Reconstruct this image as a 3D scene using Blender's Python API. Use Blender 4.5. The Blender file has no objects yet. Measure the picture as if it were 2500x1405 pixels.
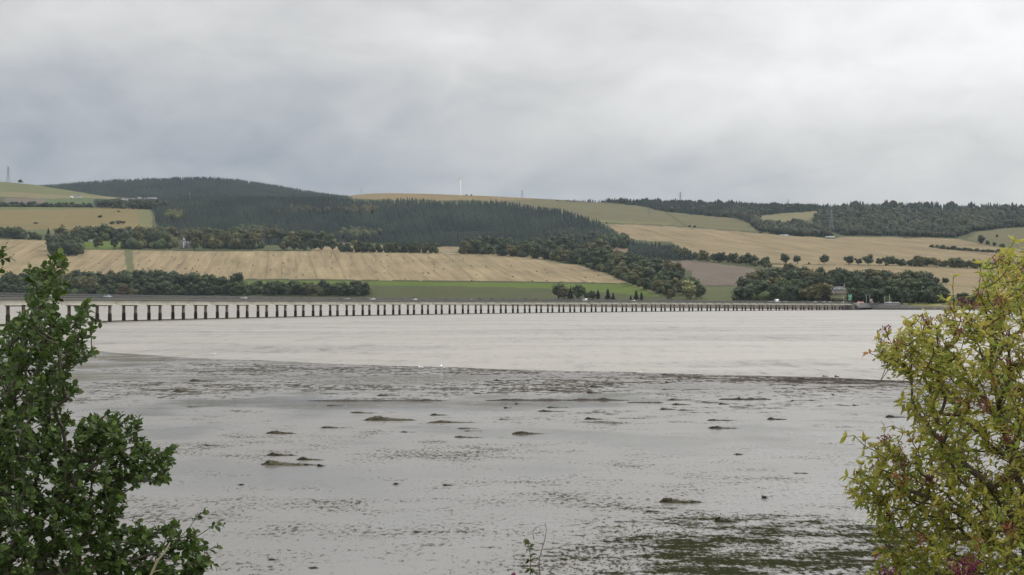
import bpy, math, random
import numpy as np
from mathutils import Vector, Matrix

R = math.radians
rng = np.random.default_rng(11)
random.seed(11)
S = bpy.context.scene
COL = S.collection

# ------------------------------------------------------------------ camera
F, CX, HY, EYE = 4500.0, 1250.0, 742.0, 6.0      # focal length in photo pixels, principal column, horizon row, eye height
cam = bpy.data.cameras.new('camera')
cam.sensor_width = 36.0
cam.lens = F / 2500.0 * 36.0
cam.shift_y = (HY - 702.5) / 2500.0
cam.clip_start, cam.clip_end = 0.5, 60000.0
co = bpy.data.objects.new('camera', cam)
co.location, co.rotation_euler = (0, 0, EYE), (R(90), 0, 0)
COL.objects.link(co)
S.camera = co

# ------------------------------------------------------------------ sky
SUN_EL, SUN_AZ = R(42), R(62)
w = bpy.data.worlds.new('World')
S.world = w
w.use_nodes = True
nt = w.node_tree
nt.nodes.clear()


class NG:
    """small helper for wiring node trees"""
    def __init__(self, tree):
        self.t = tree

    def node(self, typ, ins=None, **props):
        n = self.t.nodes.new(typ)
        for k, v in props.items():
            setattr(n, k, v)
        for k, v in (ins or {}).items():
            s = n.inputs[k]
            if isinstance(v, bpy.types.NodeSocket):
                self.t.links.new(v, s)
            else:
                s.default_value = v
        return n

    def m(self, op, a, b=None, c=None, clamp=False):
        d = {0: a}
        if b is not None:
            d[1] = b
        if c is not None:
            d[2] = c
        return self.node('ShaderNodeMath', d, operation=op, use_clamp=clamp).outputs[0]

    def xyz(self, x=0.0, y=0.0, z=0.0):
        return self.node('ShaderNodeCombineXYZ', {0: x, 1: y, 2: z}).outputs[0]

    def noise(self, vec, scale, detail=3.0, rough=0.55, dist=0.0):
        return self.node('ShaderNodeTexNoise', {'Vector': vec, 'Scale': scale, 'Detail': detail,
                                                'Roughness': rough, 'Distortion': dist}).outputs['Fac']

    def ramp(self, fac, stops, interp='LINEAR'):
        n = self.node('ShaderNodeValToRGB', {0: fac})
        cr = n.color_ramp
        cr.interpolation = interp
        while len(cr.elements) < len(stops):
            cr.elements.new(0.5)
        for e, (p, c) in zip(cr.elements, stops):
            e.position = p
            e.color = (c, c, c, 1) if isinstance(c, (int, float)) else (*c, 1)
        return n.outputs[0]

    def smooth(self, v, a, b):
        return self.node('ShaderNodeMapRange', {0: v, 1: a, 2: b, 3: 0.0, 4: 1.0},
                         interpolation_type='SMOOTHSTEP').outputs[0]

    def mix(self, fac, a, b, blend='MIX'):
        n = self.node('ShaderNodeMix', {0: fac}, data_type='RGBA', blend_type=blend)
        for k, v in ((6, a), (7, b)):
            if isinstance(v, bpy.types.NodeSocket):
                self.t.links.new(v, n.inputs[k])
            else:
                n.inputs[k].default_value = (*v, 1) if len(v) == 3 else v
        return n.outputs[2]


g = NG(nt)
out = g.node('ShaderNodeOutputWorld')
tc = g.node('ShaderNodeTexCoord').outputs['Generated']
sp = g.node('ShaderNodeSeparateXYZ', {0: tc})
az = g.m('ARCTAN2', sp.outputs[0], sp.outputs[1])
el = g.m('MAXIMUM', g.m('ARCSINE', sp.outputs[2]), 0.0)
# brightness of the cloud deck: rises with height, brighter towards the sun side
lum = g.m('ADD', g.m('ADD', 0.31, g.m('MULTIPLY', g.m('MINIMUM', el, 0.17), 1.9)),
            g.m('MULTIPLY', g.m('MAXIMUM', g.m('SUBTRACT', g.m('MINIMUM', el, 0.9), 0.17), 0.0), 0.75))
azc = g.m('MINIMUM', g.m('MAXIMUM', az, -0.32), 0.5)
lum = g.m('ADD', lum, g.m('MULTIPLY', azc, 0.42))


def blob(ac, ec, aw, ew, amt, tilt=0.0):
    a = g.m('SUBTRACT', az, ac)
    e = g.m('SUBTRACT', g.m('SUBTRACT', el, ec), g.m('MULTIPLY', a, tilt))
    q = g.m('ADD', g.m('POWER', g.m('ABSOLUTE', g.m('DIVIDE', a, aw)), 2.0),
            g.m('POWER', g.m('ABSOLUTE', g.m('DIVIDE', e, ew)), 2.0))
    return g.m('MULTIPLY', g.m('EXPONENT', g.m('MULTIPLY', q, -1.0)), amt)


wx = g.noise(g.xyz(g.m('MULTIPLY', az, 9.0), g.m('MULTIPLY', el, 22.0), 5.0), 1.0, 3.0)
wob = g.m('MULTIPLY', g.m('SUBTRACT', wx, 0.5), 0.05)
az = g.m('ADD', az, wob)
el = g.m('ADD', el, g.m('MULTIPLY', wob, 0.6))
for b in ((-0.13, 0.085, 0.13, 0.030, -0.035, -0.05), (0.13, 0.105, 0.15, 0.022, 0.07, 0.10),
          (0.22, 0.150, 0.13, 0.035, 0.10, 0.0), (-0.24, 0.150, 0.12, 0.030, 0.06, 0.0),
          (0.0, 0.135, 0.12, 0.012, 0.04, -0.12), (0.02, 0.155, 0.16, 0.010, -0.05, -0.10),
          (-0.02, 0.070, 0.10, 0.012, -0.04, 0.0), (0.44, 0.50, 0.42, 0.24, 0.50, 0.0)):
    lum = g.m('ADD', lum, blob(*b))
vec = g.xyz(g.m('MULTIPLY', az, 11.0), g.m('ADD', g.m('MULTIPLY', el, 23.0), g.m('MULTIPLY', az, -1.0)), 3.0)
n1 = g.noise(vec, 1.0, 5.0, 0.5, 0.35)
vec2 = g.xyz(g.m('MULTIPLY', az, 30.0), g.m('ADD', g.m('MULTIPLY', el, 62.0), g.m('MULTIPLY', az, 3.0)), 8.0)
n2 = g.noise(vec2, 1.0, 4.0, 0.5, 0.3)
lum = g.m('ADD', lum, g.m('MULTIPLY', g.m('SUBTRACT', n1, 0.5), 0.31))
lum = g.m('ADD', lum, g.m('MULTIPLY', g.m('SUBTRACT', n2, 0.5), 0.13))
lum = g.m('MULTIPLY', g.m('MAXIMUM', lum, 0.22), 1.25)
tintf = g.smooth(lum, 0.30, 0.72)
tint = g.mix(tintf, (0.895, 0.985, 1.14), (0.998, 1.0, 1.0))
cloud = g.node('ShaderNodeVectorMath', {0: tint}, operation='SCALE')
nt.links.new(lum, cloud.inputs['Scale'])
sky = g.node('ShaderNodeTexSky', sky_type='NISHITA', sun_disc=False, sun_elevation=SUN_EL,
             sun_rotation=SUN_AZ, altitude=10.0, air_density=1.0, dust_density=2.0, ozone_density=1.0)
bg_sky = g.node('ShaderNodeBackground', {'Color': sky.outputs[0], 'Strength': 0.06})
bg_cl = g.node('ShaderNodeBackground', {'Color': cloud.outputs[0], 'Strength': 1.0})
mx = g.node('ShaderNodeMixShader', {0: 0.93, 1: bg_sky.outputs[0], 2: bg_cl.outputs[0]})
nt.links.new(mx.outputs[0], out.inputs['Surface'])

# ------------------------------------------------------------------ sun
sun = bpy.data.lights.new('sun', 'SUN')
sun.energy, sun.angle, sun.color = 1.1, R(16), (1.0, 0.95, 0.87)
so = bpy.data.objects.new('sun', sun)
sd = Vector((math.sin(SUN_AZ) * math.cos(SUN_EL), math.cos(SUN_AZ) * math.cos(SUN_EL), math.sin(SUN_EL)))
so.rotation_euler = (-sd).to_track_quat('-Z', 'Y').to_euler()
so.location = sd * 100
COL.objects.link(so)

S.view_settings.view_transform = 'Standard'
S.view_settings.look = 'None'
S.view_settings.exposure = 0.0
S.view_settings.gamma = 1.0
S.cycles.max_bounces = 6
S.cycles.diffuse_bounces = 4
S.cycles.glossy_bounces = 3
S.cycles.transmission_bounces = 3
S.cycles.transparent_max_bounces = 4
S.cycles.volume_bounces = 0
S.cycles.use_denoising = True

# ------------------------------------------------------------------ mesh helpers


def px(x, y, Y):
    """the point at depth Y that a photo pixel looks at"""
    return np.array([(x - CX) / F * Y, Y, EYE + (HY - y) / F * Y])


class Geo:
    def __init__(self):
        self.v, self.f, self.n, self.c = [], [], 0, []

    def add(self, V, faces, col=None):
        V = np.asarray(V, float).reshape(-1, 3)
        for fa in (faces if isinstance(faces, (list, tuple)) and len(faces) and isinstance(faces[0], np.ndarray) and faces[0].ndim == 2 else [np.asarray(faces)]):
            self.f.append(np.asarray(fa) + self.n)
        self.v.append(V)
        self.n += len(V)
        if col is not None:
            col = np.asarray(col, float)
            if col.ndim == 1:
                col = np.tile(col, (len(V), 1))
            self.c.append(col)
        return self

    def box(self, c, hx, hy, hz, ax=(1, 0, 0), ay=(0, 1, 0), az=(0, 0, 1), col=None):
        c, ax, ay, az = (np.asarray(q, float) for q in (c, ax, ay, az))
        V = [c + sx * hx * ax + sy * hy * ay + sz * hz * az for sx in (-1, 1) for sy in (-1, 1) for sz in (-1, 1)]
        Fq = np.array([[0, 1, 3, 2], [4, 6, 7, 5], [0, 4, 5, 1], [2, 3, 7, 6], [0, 2, 6, 4], [1, 5, 7, 3]])
        return self.add(V, Fq, col)

    def bar(self, a, b, r, col=None):
        """square bar between two points"""
        a, b = np.asarray(a, float), np.asarray(b, float)
        d = b - a
        L = np.linalg.norm(d)
        d = d / max(L, 1e-9)
        u = np.cross(d, (0, 0, 1) if abs(d[2]) < 0.9 else (1, 0, 0))
        u /= np.linalg.norm(u)
        return self.box((a + b) / 2, L / 2, r, r, d, u, np.cross(d, u), col)

    def tube(self, pts, rad, sides=6, col=None, cap=True):
        pts = np.asarray(pts, float)
        n = len(pts)
        rad = np.broadcast_to(np.asarray(rad, float), (n,))
        tg = np.gradient(pts, axis=0)
        tg /= np.linalg.norm(tg, axis=1)[:, None] + 1e-9
        ref = np.array([0, 0, 1.0]) if abs(tg[0][2]) < 0.9 else np.array([1.0, 0, 0])
        u = np.cross(tg, ref)
        u /= np.linalg.norm(u, axis=1)[:, None] + 1e-9
        v = np.cross(tg, u)
        a = np.arange(sides) / sides * 2 * math.pi
        V = pts[:, None] + rad[:, None, None] * (np.cos(a)[None, :, None] * u[:, None] + np.sin(a)[None, :, None] * v[:, None])
        i = np.arange(n - 1)[:, None] * sides
        j = np.arange(sides)[None]
        k = (j + 1) % sides
        Q = np.stack([i + j, i + k, i + sides + k, i + sides + j], -1).reshape(-1, 4)
        self.add(V.reshape(-1, 3), Q, col)
        if cap:
            self.f.append(np.array([list(range(sides))[::-1]]) + self.n - n * sides)
            self.f.append(np.array([list(range(sides))]) + self.n - sides)
        return self

    def lathe(self, prof, sides=12, c=(0, 0, 0), col=None):
        """prof: list of (radius, height)"""
        pts = np.array([(c[0], c[1], c[2] + z) for r, z in prof], float)
        rad = np.array([max(r, 1e-4) for r, z in prof])
        a = np.arange(sides) / sides * 2 * math.pi
        V = pts[:, None] + rad[:, None, None] * np.stack([np.cos(a), np.sin(a), 0 * a], -1)[None]
        n = len(prof)
        i = np.arange(n - 1)[:, None] * sides
        j = np.arange(sides)[None]
        k = (j + 1) % sides
        Q = np.stack([i + j, i + k, i + sides + k, i + sides + j], -1).reshape(-1, 4)
        self.add(V.reshape(-1, 3), Q, col)
        self.f.append(np.array([list(range(sides))[::-1]]) + self.n - n * sides)
        self.f.append(np.array([list(range(sides))]) + self.n - sides)
        return self

    def prism(self, prof, y0, y1, col=None, inset=0.0):
        """extrude an x-z outline along y"""
        prof = np.asarray(prof, float)
        n = len(prof)
        A = np.c_[prof[:, 0], np.full(n, y0), prof[:, 1]]
        B = np.c_[prof[:, 0], np.full(n, y1), prof[:, 1]]
        i = np.arange(n)
        k = (i + 1) % n
        self.add(np.r_[A, B], [np.stack([i, k, n + k, n + i], -1), np.array([list(range(n))[::-1]]), np.array([list(range(n, 2 * n))])], col)
        return self

    def mesh(self, name, smooth=False):
        me = bpy.data.meshes.new(name)
        V = np.concatenate(self.v) if self.v else np.zeros((0, 3))
        me.vertices.add(len(V))
        me.vertices.foreach_set('co', V.astype(np.float32).ravel())
        tot = np.concatenate([np.full(len(f), f.shape[1]) for f in self.f])
        idx = np.concatenate([f.ravel() for f in self.f])
        me.loops.add(len(idx))
        me.loops.foreach_set('vertex_index', idx.astype(np.int32))
        me.polygons.add(len(tot))
        me.polygons.foreach_set('loop_start', (np.cumsum(tot) - tot).astype(np.int32))
        me.polygons.foreach_set('loop_total', tot.astype(np.int32))
        if smooth:
            me.polygons.foreach_set('use_smooth', np.ones(len(tot), bool))
        if self.c:
            ca = me.attributes.new('tint', 'FLOAT_COLOR', 'POINT')
            C = np.concatenate(self.c)
            if C.shape[1] == 3:
                C = np.c_[C, np.ones(len(C))]
            ca.data.foreach_set('color', C.astype(np.float32).ravel())
        me.update()
        me.validate()
        return me


def obj(name, geo, mat, parent=None, smooth=False, loc=None):
    me = geo.mesh(name, smooth) if isinstance(geo, Geo) else geo
    o = bpy.data.objects.new(name, me)
    COL.objects.link(o)
    if mat is not None and not me.materials:
        me.materials.append(mat)
    if parent is not None:
        o.parent = parent
    if loc is not None:
        o.location = loc
    return o


def tag(o, label=None, cat=None, group=None, kind=None):
    for k, v in (('label', label), ('category', cat), ('group', group), ('kind', kind)):
        if v:
            o[k] = v
    return o


def thing(name, label, cat, loc=(0, 0, 0), rz=0.0, group=None, scale=1.0):
    o = bpy.data.objects.new(name, None)
    o.empty_display_size = 0.2
    COL.objects.link(o)
    o.location = loc
    o.rotation_euler = (0, 0, rz)
    o.scale = (scale,) * 3 if np.isscalar(scale) else scale
    return tag(o, label, cat, group)


def struct(name, geo, mat, smooth=False):
    return tag(obj(name, geo, mat, None, smooth), kind='structure')


KIDS = {}


def dup(root, loc, rz, label, group=None, scale=None):
    """copy of a thing with copies of its parts and sub-parts"""
    def cp(o, parent):
        c = o.copy()
        COL.objects.link(c)
        c.parent = parent
        for ch in o.children:
            cp(ch, c)
        return c
    r = cp(root, None)
    r.location = loc
    r.rotation_euler = (0, 0, rz)
    if scale is not None:
        r.scale = (scale,) * 3 if np.isscalar(scale) else scale
    r['label'] = label
    if group:
        r['group'] = group
    elif 'group' in r:
        del r['group']
    return r


def dup_new(proto_fn):
    """first call builds, later calls copy"""
    store = {}

    def f(key, loc, rz, label, group=None, scale=1.0, name=None):
        if key not in store:
            store[key] = proto_fn(key)
            r = store[key]
            r.location, r.rotation_euler = loc, (0, 0, rz)
            r.scale = (scale,) * 3 if np.isscalar(scale) else scale
            tag(r, label, None, group)
        else:
            r = dup(store[key], loc, rz, label, group, scale)
        return r
    return f


# ------------------------------------------------------------------ materials
MATS = {}


def mat(name, col, rough=0.7, var=0.15, nscale=2.0, metal=0.0, bump=0.0, spec=0.5, coat=0.0):
    """plain principled surface with procedural mottling"""
    if name in MATS:
        return MATS[name]
    m = bpy.data.materials.new(name)
    m.use_nodes = True
    q = NG(m.node_tree)
    b = m.node_tree.nodes['Principled BSDF']
    t = q.node('ShaderNodeTexCoord').outputs['Object']
    n = q.noise(t, nscale, 4.0, 0.6)
    c = q.mix(n, tuple(x * (1 - var) for x in col), tuple(min(1, x * (1 + var)) for x in col))
    m.node_tree.links.new(c, b.inputs['Base Color'])
    b.inputs['Roughness'].default_value = rough
    b.inputs['Metallic'].default_value = metal
    b.inputs['Specular IOR Level'].default_value = spec
    b.inputs['Coat Weight'].default_value = coat
    if bump:
        bp = q.node('ShaderNodeBump', {'Height': n, 'Strength': bump, 'Distance': 0.05})
        m.node_tree.links.new(bp.outputs[0], b.inputs['Normal'])
    MATS[name] = m
    return m


def leafmat(name, a, b_, rough=0.6, trans=0.2, attr=False, spec=0.3, hue=0.0):
    """foliage: colour wanders per object and per leaf cluster"""
    m = bpy.data.materials.new(name)
    m.use_nodes = True
    t = m.node_tree
    q = NG(t)
    b = t.nodes['Principled BSDF']
    oi = q.node('ShaderNodeObjectInfo').outputs['Random']
    if attr:
        at = q.node('ShaderNodeAttribute', attribute_name='tint')
        fac = at.outputs['Color']
        c = fac
    else:
        at = q.node('ShaderNodeAttribute', attribute_name='tint')
        s = q.node('ShaderNodeSeparateColor', {0: at.outputs['Color']})
        f = q.m('ADD', q.m('MULTIPLY', oi, 0.6), q.m('MULTIPLY', s.outputs[0], 0.4), clamp=True)
        c = q.mix(f, a, b_)
        c = q.mix(1.0, c, q.xyz(s.outputs[1], s.outputs[1], s.outputs[1]), 'MULTIPLY')
    t.links.new(c, b.inputs['Base Color'])
    b.inputs['Roughness'].default_value = rough
    b.inputs['Specular IOR Level'].default_value = spec
    if trans:
        tr = q.node('ShaderNodeBsdfTranslucent', {'Color': c})
        mxs = q.node('ShaderNodeMixShader', {0: trans, 1: b.outputs[0], 2: tr.outputs[0]})
        t.links.new(mxs.outputs[0], t.nodes['Material Output'].inputs[0])
    MATS[name] = m
    return m


# ------------------------------------------------------------------ far shore terrain
# control lines from the shore to the ridge: (photo column, photo row, depth)
LINES = [
    # 0 shore edge
    [(-700, 744, 2700), (1000, 744, 2700), (1250, 747.5, 2600), (1500, 751, 2430), (1750, 753.8, 2220), (2000, 756.2, 1900), (2250, 757, 1800), (2500, 757.4, 1750), (3200, 758, 1690)],
    # 1 top of the bank
    [(-700, 738, 2740), (1000, 738, 2740), (1250, 739, 2650), (1500, 741, 2480), (1750, 741.5, 2260), (2000, 742, 1935), (2060, 741, 1880), (2250, 742.5, 1830), (2400, 745, 1800), (3200, 745, 1760)],
    # 2 bottom of the long stubble field
    [(-700, 698, 2950), (250, 696, 2950), (400, 690, 2950), (760, 683, 2950), (1000, 686, 2930), (1250, 688, 2900), (1500, 692, 2800), (1640, 697, 2650), (1750, 699, 2580), (1850, 705, 2450), (2000, 715, 2250), (2250, 718, 2150), (2500, 720, 2100), (3200, 722, 2100)],
    # 3 top of the long stubble field
    [(-700, 590, 3900), (0, 586, 3900), (120, 590, 3900), (160, 607, 3800), (250, 608, 3760), (400, 610, 3760), (760, 612, 3760), (1000, 616, 3740), (1250, 624, 3640), (1400, 640, 3400), (1500, 652, 3250), (1640, 642, 3280), (1750, 640, 3270), (2000, 650, 3100), (2250, 655, 3000), (2500, 665, 2900), (3200, 672, 2900)],
    # 4 foot of the upper slopes
    [(-700, 570, 4250), (0, 565, 4250), (250, 563, 4250), (330, 572, 4220), (400, 585, 4200), (560, 592, 4130), (760, 597, 4100), (1000, 602, 4060), (1250, 606, 3980), (1500, 602, 3930), (1640, 606, 3900), (1750, 606, 3880), (2000, 612, 3780), (2250, 620, 3680), (2500, 626, 3600), (3200, 630, 3560)],
    # 5 top of the upper fields
    [(-700, 505, 5000), (0, 505, 5000), (250, 508, 5000), (400, 516, 5000), (760, 528, 4950), (1000, 540, 4900), (1250, 545, 4800), (1500, 549, 4650), (1750, 562, 4500), (2000, 579, 4380), (2250, 582, 4300), (2400, 570, 4300), (2500, 558, 4350), (3200, 556, 4350)],
    # 6 near ridge
    [(-700, 437, 6500), (0, 441, 6400), (80, 448, 6300), (180, 466, 6100), (270, 485, 5800), (400, 490, 5700), (640, 492, 5750), (760, 494, 5800), (830, 483, 5900), (880, 473, 6000), (960, 471.5, 6050), (1120, 477, 6050), (1250, 484, 6000), (1400, 490, 5900), (1500, 497, 5800), (1750, 506, 5800), (1900, 512, 5900), (2000, 514, 5900), (2130, 508, 5900), (2250, 511, 6000), (2500, 517, 6000), (3200, 520, 6000)],
    # 7 dip behind it
    [(-700, 470, 7000), (0, 475, 7000), (270, 490, 6800), (400, 494, 6600), (640, 494, 6600), (760, 498, 6700), (880, 490, 7000), (1250, 500, 7000), (3200, 540, 7000)],
    # 8 far forest hill
    [(-700, 470, 8600), (0, 463, 8600), (100, 455, 8600), (250, 441, 8600), (400, 433, 8600), (500, 431, 8600), (570, 437, 8600), (650, 450, 8600), (740, 467, 8600), (830, 482, 8600), (900, 492, 8600), (1000, 505, 8600), (3200, 545, 8600)],
    # 9 beyond
    [(-700, 560, 10600), (3200, 600, 10600)],
]
NR = [7, 26, 46, 22, 30, 34, 8, 22, 4]
gx = np.arange(-700, 3201, 3.0)
LY, LZ = [], []
ker = np.exp(-0.5 * (np.arange(-24, 25) / 8.0) ** 2)
ker /= ker.sum()
for i, L in enumerate(LINES):
    a = np.array(L, float)
    yy, zz = np.interp(gx, a[:, 0], a[:, 1]), np.interp(gx, a[:, 0], a[:, 2])
    sm = lambda q: np.convolve(np.pad(q, 24, mode='edge'), ker, 'valid')
    LY.append(sm(yy))
    LZ.append(sm(zz))
LH = [EYE + (HY - y) / F * z for y, z in zip(LY, LZ)]
rows_Z, rows_H, rows_L = [], [], []
for i in range(9):
    for t in np.linspace(0, 1, NR[i], endpoint=(i == 8)):
        rows_Z.append(LZ[i] * (1 - t) + LZ[i + 1] * t)
        rows_H.append(LH[i] * (1 - t) + LH[i + 1] * t)
        rows_L.append(i + t)
GZ, GH, GL = np.array(rows_Z), np.array(rows_H), np.array(rows_L)
# soften the kinks, then add low natural undulation
for _ in range(6):
    k = GH.copy()
    k[1:-1] = 0.25 * GH[:-2] + 0.5 * GH[1:-1] + 0.25 * GH[2:]
    keep = (GL > 1.3)[:, None]
    GH = np.where(keep, k, GH)
GX = (gx[None] - CX) / F * GZ


def vnoise(x, y, seed=0):
    """cheap smooth value noise"""
    r = np.random.default_rng(seed).random((256, 256))
    xi, yi = np.floor(x).astype(int), np.floor(y).astype(int)
    fx, fy = x - xi, y - yi
    fx, fy = fx * fx * (3 - 2 * fx), fy * fy * (3 - 2 * fy)
    g_ = lambda a, b: r[a % 256, b % 256]
    return (g_(xi, yi) * (1 - fx) + g_(xi + 1, yi) * fx) * (1 - fy) + (g_(xi, yi + 1) * (1 - fx) + g_(xi + 1, yi + 1) * fx) * fy


amp = np.clip((GL[:, None] - 1.6) / 2, 0, 1)
GH = GH + amp * (5.0 * (vnoise(GX / 260, GZ / 260, 1) - 0.5) + 2.0 * (vnoise(GX / 90, GZ / 90, 2) - 0.5))
GY = HY - (GH - EYE) / GZ * F           # photo row of every ground vertex


def place(x, y, lmin=0.0, lmax=9.0):
    """ground point that the photo shows at pixel (x, y), nearest first"""
    ci = np.clip((x - gx[0]) / 3.0, 0, len(gx) - 1.001)
    i = int(ci)
    f = ci - i
    Yc, Zc = GY[:, i] * (1 - f) + GY[:, i + 1] * f, GZ[:, i] * (1 - f) + GZ[:, i + 1] * f
    Hc = GH[:, i] * (1 - f) + GH[:, i + 1] * f
    ok = np.where((GL >= lmin) & (GL <= lmax))[0]
    for r in ok[:-1]:
        if Yc[r] >= y >= Yc[r + 1]:
            t = (Yc[r] - y) / max(Yc[r] - Yc[r + 1], 1e-6)
            Z = Zc[r] * (1 - t) + Zc[r + 1] * t
            return np.array([(x - CX) / F * Z, Z, Hc[r] * (1 - t) + Hc[r + 1] * t])
    r = ok[np.argmin(np.abs(Yc[ok] - y))]
    return np.array([(x - CX) / F * Zc[r], Zc[r], Hc[r]])


def inpoly(x, y, P):
    P = np.asarray(P, float)
    ins = np.zeros(np.shape(x), bool)
    j = len(P) - 1
    for i in range(len(P)):
        c = ((P[i, 1] > y) != (P[j, 1] > y)) & (x < (P[j, 0] - P[i, 0]) * (y - P[i, 1]) / (P[j, 1] - P[i, 1] + 1e-12) + P[i, 0])
        ins ^= c
        j = i
    return ins


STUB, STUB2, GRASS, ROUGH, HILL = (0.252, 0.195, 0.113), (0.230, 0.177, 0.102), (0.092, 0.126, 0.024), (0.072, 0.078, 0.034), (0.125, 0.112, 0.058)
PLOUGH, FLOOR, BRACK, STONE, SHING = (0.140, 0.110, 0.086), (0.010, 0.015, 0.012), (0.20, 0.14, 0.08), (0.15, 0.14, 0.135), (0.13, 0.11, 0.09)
MAIN = [(372, 514), (392, 500), (470, 503), (640, 502), (760, 505), (850, 497), (980, 498), (1200, 500), (1285, 512), (1340, 518), (1400, 532), (1470, 553), (1512, 585), (1490, 605), (1440, 612), (1330, 606), (1250, 602), (1060, 603), (980, 605), (940, 595), (860, 592), (760, 596), (640, 600), (560, 592), (480, 590), (400, 596)]
LOWFIELD = [(322, 612), (500, 613), (755, 613), (900, 614), (1000, 616), (1115, 619), (1250, 627), (1330, 636), (1420, 650), (1480, 669), (1534, 692), (1400, 690), (1250, 688), (900, 684.5), (620, 682), (540, 684), (440, 690), (330, 700)]
FAR1 = [(1330, 491), (1480, 495), (1560, 503), (1620, 517), (1700, 525), (1780, 533), (1835, 530), (1920, 520), (2010, 515), (2010, 500), (1800, 498), (1600, 492)]
FAR2 = [(1780, 528), (1840, 530), (1860, 548), (1960, 552), (2020, 565), (2040, 580), (1960, 578), (1900, 573), (1850, 566), (1830, 545)]
FAR3 = [(2005, 515), (2030, 512), (2140, 504), (2300, 508), (2900, 515), (2900, 556), (2480, 556), (2380, 566), (2330, 582), (2060, 576), (1985, 553)]
BIG = [(1478, 547), (1600, 552), (1700, 557), (1850, 570), (1950, 577), (2040, 583), (2060, 577), (2340, 583), (2420, 600), (2900, 610), (2900, 660), (2420, 640), (1950, 646), (1840, 641), (1740, 626), (1690, 622), (1640, 592), (1530, 584), (1516, 572)]
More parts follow.
